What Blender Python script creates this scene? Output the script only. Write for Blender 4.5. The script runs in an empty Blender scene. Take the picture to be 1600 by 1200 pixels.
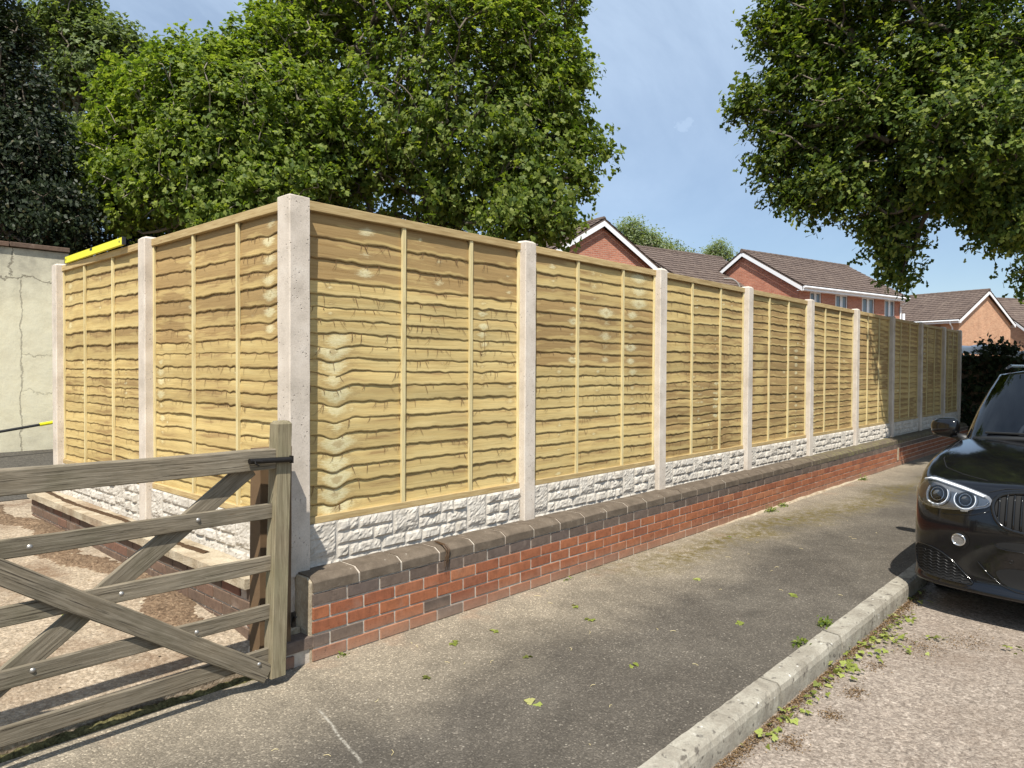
import bpy, math, random
import numpy as np
from math import sin, cos, tan, radians, pi, sqrt, atan2
from mathutils import Vector, Matrix
from mathutils.bvhtree import BVHTree

random.seed(7)
RNG = np.random.default_rng(11)
scene = bpy.context.scene
C = scene.collection

# ------------------------------------------------------------------ camera
cam_d = bpy.data.cameras.new('camera')
cam_d.sensor_width = 36.0
cam_d.lens = 36.0 * 1129.0 / 1600.0
cam_d.clip_end = 2000
cam = bpy.data.objects.new('camera', cam_d)
C.objects.link(cam)
cam.matrix_world = Matrix.Translation((0, 0, 1.58)) @ Matrix.Rotation(pi/2 - radians(1.07), 4, 'X') @ Matrix.Rotation(radians(.28), 4, 'Z')
scene.camera = cam

# ------------------------------------------------------------------ sky and sun
CLOUD = (0.218, 0.925, 0.312)
SUN_AZ, SUN_EL = radians(5.5), radians(57.0)      # azimuth the light travels to (from +Y to +X), elevation
w = bpy.data.worlds.new('World'); scene.world = w; w.use_nodes = True
nt = w.node_tree; nt.nodes.clear()
out = nt.nodes.new('ShaderNodeOutputWorld'); bg = nt.nodes.new('ShaderNodeBackground')
sky = nt.nodes.new('ShaderNodeTexSky'); sky.sky_type = 'NISHITA'; sky.sun_disc = False
sky.sun_elevation = SUN_EL; sky.sun_rotation = pi + SUN_AZ
sky.air_density = 1.0; sky.dust_density = 0.3; sky.ozone_density = 3.0; sky.altitude = 50
tc = nt.nodes.new('ShaderNodeTexCoord')
mp = nt.nodes.new('ShaderNodeMapping'); mp.inputs['Scale'].default_value = (1.0, 1.0, 1.5)
mp.inputs['Rotation'].default_value = (0.2, 0.5, 0.4)
n1 = nt.nodes.new('ShaderNodeTexNoise'); n1.inputs['Scale'].default_value = 1.7; n1.inputs['Detail'].default_value = 9
n1.inputs['Roughness'].default_value = .62; n1.inputs['Distortion'].default_value = .5
rp = nt.nodes.new('ShaderNodeValToRGB'); rp.color_ramp.elements[0].position = .22; rp.color_ramp.elements[1].position = .85
sep = nt.nodes.new('ShaderNodeSeparateXYZ')
hr = nt.nodes.new('ShaderNodeMapRange'); hr.inputs['From Min'].default_value = .12; hr.inputs['From Max'].default_value = .5
hr.inputs['To Min'].default_value = .30; hr.inputs['To Max'].default_value = 1.0
mu = nt.nodes.new('ShaderNodeMath'); mu.operation = 'MULTIPLY'
mix = nt.nodes.new('ShaderNodeMixRGB'); mix.inputs['Color2'].default_value = (7.2, 8.9, 11.0, 1)
L = nt.links.new
L(tc.outputs['Generated'], mp.inputs['Vector']); L(mp.outputs[0], n1.inputs['Vector']); L(n1.outputs['Fac'], rp.inputs[0])
L(tc.outputs['Generated'], sep.inputs[0]); L(sep.outputs['Z'], hr.inputs['Value'])
L(rp.outputs[0], mu.inputs[0]); L(hr.outputs[0], mu.inputs[1])
cdir = nt.nodes.new('ShaderNodeVectorMath'); cdir.operation = 'SUBTRACT'; cdir.inputs[1].default_value = CLOUD
cscl = nt.nodes.new('ShaderNodeVectorMath'); cscl.operation = 'MULTIPLY'; cscl.inputs[1].default_value = (1.0, 1.0, 1.9)
clen = nt.nodes.new('ShaderNodeVectorMath'); clen.operation = 'LENGTH'
nrmv = nt.nodes.new('ShaderNodeVectorMath'); nrmv.operation = 'NORMALIZE'
n2 = nt.nodes.new('ShaderNodeTexNoise'); n2.inputs['Scale'].default_value = 34; n2.inputs['Detail'].default_value = 6; n2.inputs['Roughness'].default_value = .65
cm = nt.nodes.new('ShaderNodeMath'); cm.operation = 'MULTIPLY_ADD'; cm.inputs[1].default_value = .12
cr_ = nt.nodes.new('ShaderNodeMapRange'); cr_.inputs['From Min'].default_value = .092; cr_.inputs['From Max'].default_value = .060; cr_.inputs['To Min'].default_value = 0; cr_.inputs['To Max'].default_value = .45
mx2 = nt.nodes.new('ShaderNodeMath'); mx2.operation = 'MAXIMUM'
L(tc.outputs['Generated'], nrmv.inputs[0]); L(nrmv.outputs[0], cdir.inputs[0]); L(cdir.outputs[0], cscl.inputs[0]); L(cscl.outputs[0], clen.inputs[0]); L(nrmv.outputs[0], n2.inputs['Vector'])
L(n2.outputs['Fac'], cm.inputs[0]); L(clen.outputs['Value'], cm.inputs[2]); L(cm.outputs[0], cr_.inputs['Value'])
L(cr_.outputs[0], mx2.inputs[0]); L(mu.outputs[0], mx2.inputs[1])
L(mx2.outputs[0], mix.inputs['Fac']); L(sky.outputs[0], mix.inputs['Color1']); L(mix.outputs[0], bg.inputs['Color'])
bg.inputs['Strength'].default_value = 0.078
L(bg.outputs[0], out.inputs[0])

sl = bpy.data.lights.new('sun', 'SUN'); sl.energy = 5.0; sl.angle = radians(.53); sl.color = (1.0, .95, .86)
so = bpy.data.objects.new('sun', sl); C.objects.link(so)
ldir = Vector((sin(SUN_AZ)*cos(SUN_EL), cos(SUN_AZ)*cos(SUN_EL), -sin(SUN_EL)))
so.rotation_euler = ldir.to_track_quat('-Z', 'Y').to_euler(); so.location = (-3, -8, 15)

scene.view_settings.view_transform = 'Standard'; scene.view_settings.look = 'None'
scene.view_settings.gamma = 1.0; scene.view_settings.use_curve_mapping = False
scene.view_settings.exposure = 0.58

# ------------------------------------------------------------------ frame of the fence corner
R = radians(47.6)
O = Vector((-1.21, 3.93, 0)); D1 = Vector((cos(R), sin(R), 0)); D2 = Vector((-sin(R), cos(R), 0))
def W(u, v, z=0.0): return O + D1*u + D2*v + Vector((0, 0, z))

# ------------------------------------------------------------------ object helpers
def tagp(o, label=None, cat=None, group=None, kind=None):
    if label: o['label'] = label
    if cat: o['category'] = cat
    if group: o['group'] = group
    if kind: o['kind'] = kind
    return o
def thing(name, label, cat, loc=(0, 0, 0), rz=0.0, group=None):
    o = bpy.data.objects.new(name, None); o.empty_display_size = .1; C.objects.link(o)
    o.location = loc; o.rotation_euler = (0, 0, rz)
    return tagp(o, label, cat, group)
def structure(name, loc=(0, 0, 0), rz=0.0):
    o = bpy.data.objects.new(name, None); C.objects.link(o); o.location = loc; o.rotation_euler = (0, 0, rz)
    o['kind'] = 'structure'; return o
def mesh(name, V, F, mats=None, smooth=False, mi=None):
    me = bpy.data.meshes.new(name)
    V = np.asarray(V, dtype=np.float32)
    if isinstance(F, np.ndarray):
        n, k = F.shape
        me.vertices.add(len(V)); me.vertices.foreach_set('co', V.ravel())
        me.loops.add(n*k); me.loops.foreach_set('vertex_index', F.astype(np.int32).ravel())
        me.polygons.add(n); me.polygons.foreach_set('loop_start', np.arange(0, n*k, k, dtype=np.int32))
        me.polygons.foreach_set('loop_total', np.full(n, k, dtype=np.int32))
    else:
        me.from_pydata([tuple(map(float, v)) for v in V], [], [tuple(int(i) for i in f) for f in F])
    if mats is not None:
        for m in (mats if isinstance(mats, (list, tuple)) else [mats]): me.materials.append(m)
    if mi is not None: me.polygons.foreach_set('material_index', np.asarray(mi, dtype=np.int32))
    if smooth: me.polygons.foreach_set('use_smooth', np.ones(len(me.polygons), dtype=bool))
    me.update(); me.validate()
    return me
def put(name, me, parent=None, loc=(0, 0, 0), rot=(0, 0, 0), scale=None):
    o = bpy.data.objects.new(name, me); C.objects.link(o)
    o.location = loc; o.rotation_euler = rot
    if scale: o.scale = scale
    if parent: o.parent = parent
    return o
class MB:
    def __init__(s): s.v = []; s.f = []; s.m = []
    def add(s, V, F, m=0):
        b = len(s.v); s.v += [tuple(p) for p in V]; s.f += [tuple(i+b for i in f) for f in F]; s.m += [m]*len(F)
    def box(s, a, b, m=0, ch=0.0):
        x0, y0, z0 = a; x1, y1, z1 = b
        if ch <= 0:
            V = [(x0,y0,z0),(x1,y0,z0),(x1,y1,z0),(x0,y1,z0),(x0,y0,z1),(x1,y0,z1),(x1,y1,z1),(x0,y1,z1)]
            F = [(0,3,2,1),(4,5,6,7),(0,1,5,4),(1,2,6,5),(2,3,7,6),(3,0,4,7)]
            s.add(V, F, m); return
        c = ch; V = []; idx = {}
        for xi, (x, sx) in enumerate(((x0, 1), (x1, -1))):
            for yi, (y, sy) in enumerate(((y0, 1), (y1, -1))):
                for zi, (z, sz) in enumerate(((z0, 1), (z1, -1))):
                    idx[xi,yi,zi,0] = len(V); V.append((x, y+sy*c, z+sz*c))
                    idx[xi,yi,zi,1] = len(V); V.append((x+sx*c, y, z+sz*c))
                    idx[xi,yi,zi,2] = len(V); V.append((x+sx*c, y+sy*c, z))
        F = []
        for t in (0, 1):
            F.append([idx[t,0,0,0], idx[t,1,0,0], idx[t,1,1,0], idx[t,0,1,0]])
            F.append([idx[0,t,0,1], idx[1,t,0,1], idx[1,t,1,1], idx[0,t,1,1]])
            F.append([idx[0,0,t,2], idx[1,0,t,2], idx[1,1,t,2], idx[0,1,t,2]])
        for p in (0, 1):
            for q in (0, 1):
                F.append([idx[0,p,q,1], idx[1,p,q,1], idx[1,p,q,2], idx[0,p,q,2]])
                F.append([idx[p,0,q,0], idx[p,1,q,0], idx[p,1,q,2], idx[p,0,q,2]])
                F.append([idx[p,q,0,0], idx[p,q,1,0], idx[p,q,1,1], idx[p,q,0,1]])
        for a_ in (0, 1):
            for b_ in (0, 1):
                for c_ in (0, 1): F.append([idx[a_,b_,c_,0], idx[a_,b_,c_,1], idx[a_,b_,c_,2]])
        cx, cy, cz = (x0+x1)/2, (y0+y1)/2, (z0+z1)/2
        G = []
        for f in F:
            P = [Vector(V[i]) for i in f]; n = (P[1]-P[0]).cross(P[2]-P[0])
            ctr = sum(P, Vector())/len(P) - Vector((cx, cy, cz))
            G.append(f if n.dot(ctr) > 0 else f[::-1])
        s.add(V, G, m)
    def tube(s, pts, rad, n=8, m=0, cap=True):
        pts = [Vector(p) for p in pts]; rr = rad if isinstance(rad, (list, tuple)) else [rad]*len(pts)
        base = len(s.v); prev = None
        for i, p in enumerate(pts):
            t = (pts[min(i+1, len(pts)-1)] - pts[max(i-1, 0)]).normalized()
            a = prev if prev else (Vector((0, 0, 1)) if abs(t.z) < .9 else Vector((1, 0, 0)))
            b = t.cross(a).normalized(); a = b.cross(t).normalized(); prev = a
            for k in range(n):
                an = 2*pi*k/n; s.v.append(tuple(p + (a*cos(an) + b*sin(an))*rr[i]))
        for i in range(len(pts)-1):
            for k in range(n):
                k2 = (k+1) % n
                s.f.append((base+i*n+k, base+(i+1)*n+k, base+(i+1)*n+k2, base+i*n+k2)); s.m.append(m)
        if cap:
            s.f.append(tuple(base+k for k in range(n))); s.m.append(m)
            e = base+(len(pts)-1)*n; s.f.append(tuple(e+k for k in range(n-1, -1, -1))); s.m.append(m)
    def prism(s, poly, axis, a, b, m=0):
        """poly: list of 2D points; axis 'x','y','z' is extruded from a to b"""
        def P(p, t):
            return {'x': (t, p[0], p[1]), 'y': (p[0], t, p[1]), 'z': (p[0], p[1], t)}[axis]
        n = len(poly); V = [P(p, a) for p in poly] + [P(p, b) for p in poly]
        F = [tuple(range(n))[::-1], tuple(range(n, 2*n))] + [(i, (i+1) % n, n+(i+1) % n, n+i) for i in range(n)]
        s.add(V, F, m)
    def me(s, name, mats, smooth=False): return mesh(name, s.v, s.f, mats, smooth, s.m)
    def build(s, name, mats, parent=None, loc=(0, 0, 0), rot=(0, 0, 0), smooth=False):
        return put(name, s.me(name, mats, smooth), parent, loc, rot)

# ------------------------------------------------------------------ material helpers
class NT:
    def __init__(s, name):
        s.m = bpy.data.materials.new(name); s.m.use_nodes = True; s.t = s.m.node_tree
        s.b = s.t.nodes['Principled BSDF']; s.o = s.t.nodes['Material Output']
    def n(s, typ, **kw):
        x = s.t.nodes.new('ShaderNode'+typ)
        for k, v in kw.items():
            if k in x.inputs: x.inputs[k].default_value = v
            else: setattr(x, k, v)
        return x
    def l(s, a, b): s.t.links.new(a, b)
    def coord(s, kind='Object', scale=(1, 1, 1), rnd=0.0, rot=(0, 0, 0), loc=(0, 0, 0)):
        tc = s.n('TexCoord'); mp = s.n('Mapping'); mp.inputs['Scale'].default_value = scale
        mp.inputs['Rotation'].default_value = rot; mp.inputs['Location'].default_value = loc
        s.l(tc.outputs[kind], mp.inputs['Vector'])
        if rnd:
            oi = s.n('ObjectInfo'); a = s.n('VectorMath', operation='MULTIPLY_ADD')
            a.inputs[1].default_value = (rnd, rnd*1.7, rnd*.6)
            s.l(oi.outputs['Random'], a.inputs[0]); s.l(mp.outputs[0], a.inputs[2]); return a.outputs[0]
        return mp.outputs[0]
    def noise(s, vec, scale, detail=4, rough=.5, dist=0.0):
        x = s.n('TexNoise'); x.inputs['Scale'].default_value = scale; x.inputs['Detail'].default_value = detail
        x.inputs['Roughness'].default_value = rough; x.inputs['Distortion'].default_value = dist
        if vec is not None: s.l(vec, x.inputs['Vector'])
        return x.outputs['Fac']
    def vor(s, vec, scale, feature='F1', out='Distance', rand=1.0):
        x = s.n('TexVoronoi', feature=feature); x.inputs['Scale'].default_value = scale; x.inputs['Randomness'].default_value = rand
        s.l(vec, x.inputs['Vector']); return x.outputs[out]
    def ramp(s, fac, stops, interp='LINEAR'):
        x = s.n('ValToRGB'); e = x.color_ramp.elements; x.color_ramp.interpolation = interp
        while len(e) > 1: e.remove(e[-1])
        for i, (p, c) in enumerate(stops):
            c = (c, c, c, 1) if isinstance(c, (int, float)) else (*c, 1)
            if i == 0: e[0].position = p; e[0].color = c
            else: q = e.new(p); q.color = c
        s.l(fac, x.inputs[0]); return x.outputs[0]
    def mix(s, a, b, fac, mode='MIX'):
        x = s.n('MixRGB', blend_type=mode)
        for i, v in ((0, fac), (1, a), (2, b)):
            if hasattr(v, 'links') or hasattr(v, 'is_output'): s.l(v, x.inputs[i])
            elif i == 0: x.inputs[0].default_value = v
            else: x.inputs[i].default_value = (*v, 1) if len(v) == 3 else v
        return x.outputs[0]
    def math(s, op, a, b=0.0, c=0.0):
        x = s.n('Math', operation=op)
        for i, v in enumerate((a, b, c)):
            if hasattr(v, 'is_output'): s.l(v, x.inputs[i])
            else: x.inputs[i].default_value = v
        return x.outputs[0]
    def attr(s, name, out='Fac'):
        x = s.n('Attribute', attribute_name=name); return x.outputs[out]
    def rnd(s): return s.n('ObjectInfo').outputs['Random']
    def hsv(s, col, h=.5, sat=1.0, v=1.0):
        x = s.n('HueSaturation'); s.l(col, x.inputs['Color'])
        for k, q in (('Hue', h), ('Saturation', sat), ('Value', v)):
            if hasattr(q, 'is_output'): s.l(q, x.inputs[k])
            else: x.inputs[k].default_value = q
        return x.outputs[0]
    def bump(s, h, dist=.002, strength=1.0):
        x = s.n('Bump'); x.inputs['Distance'].default_value = dist; x.inputs['Strength'].default_value = strength
        s.l(h, x.inputs['Height']); s.l(x.outputs[0], s.b.inputs['Normal']); return x
    def fin(s, col=None, rough=.8, metal=0.0, spec=.5):
        if col is not None:
            if hasattr(col, 'is_output'): s.l(col, s.b.inputs['Base Color'])
            else: s.b.inputs['Base Color'].default_value = (*col, 1)
        if hasattr(rough, 'is_output'): s.l(rough, s.b.inputs['Roughness'])
        else: s.b.inputs['Roughness'].default_value = rough
        s.b.inputs['Metallic'].default_value = metal; s.b.inputs['Specular IOR Level'].default_value = spec
        return s.m

def plain(name, col, rough=.6, metal=0.0, spec=.5, var=0.12, sc=8.0, bump=0.0):
    t = NT(name); v = t.coord('Object', rnd=7.0)
    n = t.noise(v, sc, 5, .6); k = t.math('MULTIPLY_ADD', n, 2*var, 1-var)
    c = t.hsv(t.ramp(n, [(0, col), (1, col)]), v=k)
    if bump: t.bump(n, bump)
    return t.fin(c, rough, metal, spec)

# ---- slat wood: pressure-treated, sawn, grain along local x
def mat_slat():
    t = NT('slat_wood')
    gv = t.coord('Object', (.55, 6.0, 34.0), rnd=9.0)
    grain = t.noise(gv, 3.2, 8, .66, .15)
    fine = t.noise(t.coord('Object', (3.0, 20, 150.0), rnd=5.0), 3.0, 4, .7)
    grp = t.attr('grp'); sv = t.attr('sv'); sx = t.attr('sx'); knot = t.attr('knot')
    cb = t.n('CombineXYZ'); t.l(t.math('MULTIPLY', sx, 1.3), cb.inputs[0]); t.l(t.math('MULTIPLY', sv, 1.5), cb.inputs[1]); t.l(t.math('MULTIPLY', grp, 7.3), cb.inputs[2])
    band = t.noise(cb.outputs[0], 1.7, 2, .45, .2)
    # darker heartwood towards the tucked upper part of a board, paler sapwood towards its lower edge
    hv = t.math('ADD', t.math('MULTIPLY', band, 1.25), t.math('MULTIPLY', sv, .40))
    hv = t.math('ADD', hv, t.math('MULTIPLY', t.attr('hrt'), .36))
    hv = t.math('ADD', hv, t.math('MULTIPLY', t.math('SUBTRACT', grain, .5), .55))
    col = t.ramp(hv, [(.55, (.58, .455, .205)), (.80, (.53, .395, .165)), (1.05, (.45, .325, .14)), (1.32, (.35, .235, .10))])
    col = t.mix(col, t.ramp(grain, [(.3, (.52, .42, .26)), (.5, (.95, .95, .95)), (.75, (1.15, 1.12, 1.05))]), .55, 'MULTIPLY')
    col = t.mix(col, t.ramp(fine, [(.30, .60), (.5, .98), (.75, 1.18)]), .6, 'MULTIPLY')
    kn = t.math('ADD', knot, t.math('MULTIPLY', t.math('SUBTRACT', t.noise(t.coord('Object', (7, 8, 60), rnd=3.0), 4.0, 5, .75), .5), 1.15))
    kf = t.ramp(kn, [(.40, 0.0), (.62, .55), (1.0, .8)])
    kcol = t.mix(t.ramp(t.noise(t.coord('Object', (9, 9, 26), rnd=3.0, rot=(0, .5, 0)), 5.5, 6, .75, .6), [(.32, (.40, .36, .19)), (.46, (.62, .59, .36)), (.6, (.72, .68, .46)), (.74, (.50, .42, .22))]), (.46, .36, .18), t.ramp(t.math('FRACT', t.math('MULTIPLY', kn, 4.0)), [(.7, 0), (.85, .6), (1, 0)]))
    col = t.mix(col, (.30, .205, .09), t.ramp(kn, [(.22, 0), (.34, .55), (.46, 0)]))
    col = t.mix(col, kcol, kf)
    col = t.mix(col, (.36, .26, .12), t.ramp(kn, [(.93, 0), (1.0, .7)]))
    bk = t.math('ADD', sv, t.math('MULTIPLY', t.math('SUBTRACT', t.noise(t.coord('Object', (14, 3, 3), rnd=8.0), 4.0, 5, .7), .5), .085))
    col = t.mix(col, t.ramp(fine, [(.3, (.085, .048, .022)), (.7, (.20, .125, .055))]), t.ramp(bk, [(.004, .95), (.020, 0)]))
    rv = t.math('MULTIPLY_ADD', t.rnd(), .24, .84)
    col = t.hsv(col, v=rv)
    h = t.math('ADD', t.math('MULTIPLY', grain, .6), t.math('MULTIPLY', fine, .5))
    t.bump(h, .0022, .8)
    return t.fin(col, .78, spec=.25)
def mat_batten():
    t = NT('batten_wood')
    g = t.noise(t.coord('Object', (16, 16, 1.4), rnd=9.0), 4.0, 7, .65, .4)
    col = t.ramp(g, [(.25, (.36, .27, .12)), (.45, (.56, .46, .235)), (.62, (.64, .55, .31)), (.8, (.48, .37, .18))])
    col = t.hsv(col, v=t.math('MULTIPLY_ADD', t.rnd(), .2, .88)); t.bump(g, .0015)
    return t.fin(col, .75, spec=.25)
def mat_rail():
    t = NT('rail_wood')
    g = t.noise(t.coord('Object', (1.3, 14, 18), rnd=9.0), 4.0, 7, .65, .5)
    k = t.vor(t.coord('Object', (1.0, 6, 6), rnd=4.0), 2.6)
    col = t.ramp(g, [(.25, (.25, .165, .07)), (.45, (.39, .28, .13)), (.62, (.49, .375, .19)), (.8, (.32, .215, .10))])
    col = t.mix(col, (.22, .11, .05), t.ramp(k, [(.02, .9), (.07, 0)]))
    col = t.hsv(col, v=t.math('MULTIPLY_ADD', t.rnd(), .2, .86)); t.bump(g, .0015)
    return t.fin(col, .75, spec=.25)
M = {}
M['slat'] = mat_slat(); M['batten'] = mat_batten(); M['rail'] = mat_rail()
M['bark'] = plain('bark_edge', (.13, .075, .035), .95, spec=.1, var=.4, sc=60, bump=.002)
M['fibre'] = plain('bark_fibre', (.17, .10, .05), .95, spec=.1, var=.4, sc=40)

def mat_concrete_post():
    t = NT('post_concrete'); v = t.coord('Object', rnd=6.0)
    n = t.noise(v, 5, 6, .6); f = t.noise(v, 130, 3, .6); pit = t.vor(v, 34); pit2 = t.vor(v, 95)
    m = t.noise(v, 7, 3, .6)
    pm = t.math('MULTIPLY', t.ramp(pit, [(.07, 1.0), (.16, 0)]), t.ramp(m, [(.46, 0), (.54, 1.0)]))
    pm2 = t.math('MULTIPLY', t.ramp(pit2, [(.10, .8), (.2, 0)]), t.ramp(m, [(.42, 0), (.6, 1.0)]))
    pm = t.math('MAXIMUM', pm, pm2)
    col = t.ramp(n, [(.3, (.44, .385, .32)), (.5, (.55, .485, .41)), (.7, (.62, .56, .485))])
    col = t.mix(col, t.ramp(f, [(.3, .82), (.6, 1.06)]), .6, 'MULTIPLY')
    col = t.mix(col, (.20, .165, .14), t.math('MULTIPLY', pm, .75))
    h = t.math('SUBTRACT', t.math('ADD', t.math('MULTIPLY', n, .5), t.math('MULTIPLY', f, .12)), pm)
    t.bump(h, .004, .9); return t.fin(col, .9, spec=.2)
M['post'] = mat_concrete_post()
def mat_stone():
    t = NT('rock_faced_concrete'); v = t.coord('Object', rnd=6.0)
    n = t.noise(v, 14, 7, .65); f = t.noise(v, 70, 4, .7)
    col = t.ramp(n, [(.3, (.37, .335, .28)), (.5, (.49, .45, .39)), (.7, (.57, .535, .47))])
    col = t.mix(col, t.ramp(f, [(.3, .8), (.6, 1.05)]), .5, 'MULTIPLY')
    col = t.hsv(col, v=t.math('MULTIPLY_ADD', t.rnd(), .12, .92))
    t.bump(t.math('ADD', n, t.math('MULTIPLY', f, .35)), .006, .9); return t.fin(col, .92, spec=.15)
M['stone'] = mat_stone()
def mat_mortar():
    t = NT('mortar'); v = t.coord('Object'); n = t.noise(v, 30, 5, .7); b = t.noise(v, 2, 3, .5)
    col = t.ramp(n, [(.3, (.36, .32, .265)), (.7, (.52, .47, .40))]); col = t.mix(col, (.34, .20, .14), t.ramp(b, [(.5, 0), (.7, .5)]))
    t.bump(n, .004); return t.fin(col, .95, spec=.1)
M['mortar'] = mat_mortar()
def mat_brick(name, stops, stain=.25, seedscale=9.0):
    t = NT(name); v = t.coord('Object', rnd=seedscale)
    n = t.noise(v, 18, 6, .65); f = t.noise(v, 110, 4, .7); st = t.noise(v, 6, 4, .6); str_ = t.noise(t.coord('Object', (34, 6, 6), rnd=5.), 3, 4, .6)
    base = t.ramp(t.rnd(), stops)
    col = t.mix(base, t.ramp(n, [(.25, (.62, .6, .6)), (.5, (1, 1, 1)), (.75, (1.22, 1.18, 1.15))]), .8, 'MULTIPLY')
    col = t.mix(col, t.ramp(str_, [(.35, .78), (.6, 1.08)]), .5, 'MULTIPLY')
    col = t.mix(col, (.42, .33, .27), t.ramp(st, [(.58, 0), (.78, stain)]))
    geo = t.n('NewGeometry'); spz = t.n('SeparateXYZ'); t.l(geo.outputs['Position'], spz.inputs[0])
    gr = t.math('MULTIPLY', t.ramp(t.math('ADD', spz.outputs['Z'], t.math('MULTIPLY', st, .08)), [(.05, .7), (.17, 0)]), .8)
    col = t.mix(col, (.30, .21, .15), gr)
    pit = t.ramp(f, [(.30, 0.0), (.40, 1.0)])
    col = t.mix(col, (.07, .035, .03), t.math('MULTIPLY', t.math('SUBTRACT', 1.0, pit), .6))
    t.bump(t.math('ADD', t.math('ADD', n, t.math('MULTIPLY', f, .5)), t.math('MULTIPLY', pit, .4)), .003, .8)
    return t.fin(col, .85, spec=.25)
M['brick_red'] = mat_brick('red_brick', [(0, (.23, .082, .042)), (.25, (.30, .112, .052)), (.5, (.26, .094, .047)), (.75, (.325, .135, .068)), (1, (.205, .074, .041))])
M['brick_grey'] = mat_brick('brown_grey_brick', [(0, (.105, .078, .062)), (.5, (.135, .10, .078)), (.8, (.115, .088, .074)), (1, (.16, .12, .092))], .3)
M['brick_brown'] = mat_brick('brown_brick', [(0, (.115, .078, .056)), (.5, (.145, .098, .070)), (.85, (.155, .092, .064)), (1, (.18, .085, .058))], .35)
def mat_coping():
    t = NT('coping_brick'); v = t.coord('Object', rnd=8.0)
    n = t.noise(v, 11, 6, .62); f = t.noise(v, 120, 4, .7); l_ = t.vor(v, 26)
    col = t.ramp(n, [(.25, (.085, .066, .048)), (.5, (.122, .096, .071)), (.75, (.17, .136, .102))])
    col = t.mix(col, t.ramp(f, [(.3, .7), (.6, 1.08)]), .7, 'MULTIPLY')
    geo = t.n('NewGeometry'); sp = t.n('SeparateXYZ'); t.l(geo.outputs['Position'], sp.inputs[0])
    moss = t.math('MULTIPLY', t.ramp(t.math('DIVIDE', sp.outputs['X'], 10.0), [(.34, 0), (.48, 1.0), (.8, .6)]), t.ramp(n, [(.42, 0), (.62, .6)]))
    col = t.mix(col, (.16, .155, .055), moss)
    col = t.mix(col, (.42, .38, .32), t.math('MULTIPLY', t.ramp(l_, [(.08, .7), (.15, 0)]), t.ramp(n, [(.5, 0), (.6, 1)])))
    t.bump(t.math('ADD', n, t.math('MULTIPLY', f, .5)), .003, .8)
    return t.fin(col, .9, spec=.2)
M['coping'] = mat_coping()
def mat_gate():
    t = NT('weathered_gate_wood')
    g = t.noise(t.coord('Object', (1.2, 16, 26), rnd=9.0), 4.0, 9, .7, .7)
    crack = t.noise(t.coord('Object', (.9, 30, 60), rnd=4.0), 3.0, 4, .6, .4)
    b = t.noise(t.coord('Object', rnd=3.0), 4, 4, .6); kn = t.vor(t.coord('Object', (1.0, 5, 7), rnd=6.0), 3.0)
    col = t.ramp(g, [(.25, (.085, .068, .046)), (.45, (.155, .130, .092)), (.6, (.225, .192, .142)), (.8, (.33, .29, .222))])
    col = t.mix(col, t.ramp(b, [(.3, (.72, .74, .68)), (.5, (1, 1, 1)), (.7, (1.15, 1.12, 1.08))]), .8, 'MULTIPLY')
    col = t.mix(col, (.12, .085, .05), t.ramp(kn, [(.03, .8), (.09, 0)]))
    cr = t.ramp(crack, [(.34, 1.0), (.39, 0)])
    col = t.mix(col, (.05, .04, .03), t.math('MULTIPLY', cr, .8))
    col = t.hsv(col, v=t.math('MULTIPLY_ADD', t.rnd(), .25, .85))
    t.bump(t.math('SUBTRACT', g, t.math('MULTIPLY', cr, .8)), .003, .9); return t.fin(col, .85, spec=.2)
M['gate'] = mat_gate()
def mat_gate_v():
    t = NT('weathered_upright_wood')
    g = t.noise(t.coord('Object', (24, 24, 1.2), rnd=9.0), 4.0, 9, .7, .7)
    b = t.noise(t.coord('Object', rnd=3.0), 4, 4, .6)
    col = t.ramp(g, [(.25, (.11, .087, .055)), (.45, (.19, .160, .108)), (.6, (.26, .225, .155)), (.8, (.34, .30, .22))])
    col = t.mix(col, t.ramp(b, [(.3, (.85, .9, .75)), (.7, (1.1, 1.05, 1.0))]), .8, 'MULTIPLY')
    t.bump(g, .003, .9); return t.fin(col, .85, spec=.2)
M['gate_v'] = mat_gate_v()
M['brown_post'] = plain('brown_timber', (.12, .072, .034), .8, var=.45, sc=9, bump=.002)
M['iron'] = plain('dark_iron', (.025, .022, .02), .45, .6, var=.3, sc=30)
M['bolt'] = plain('galvanised_bolt', (.36, .34, .31), .45, .8, var=.25, sc=60)
M['yellow'] = plain('yellow_paint', (.78, .72, .02), .35, var=.05)
M['black'] = plain('black_plastic', (.02, .02, .02), .5)

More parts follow.
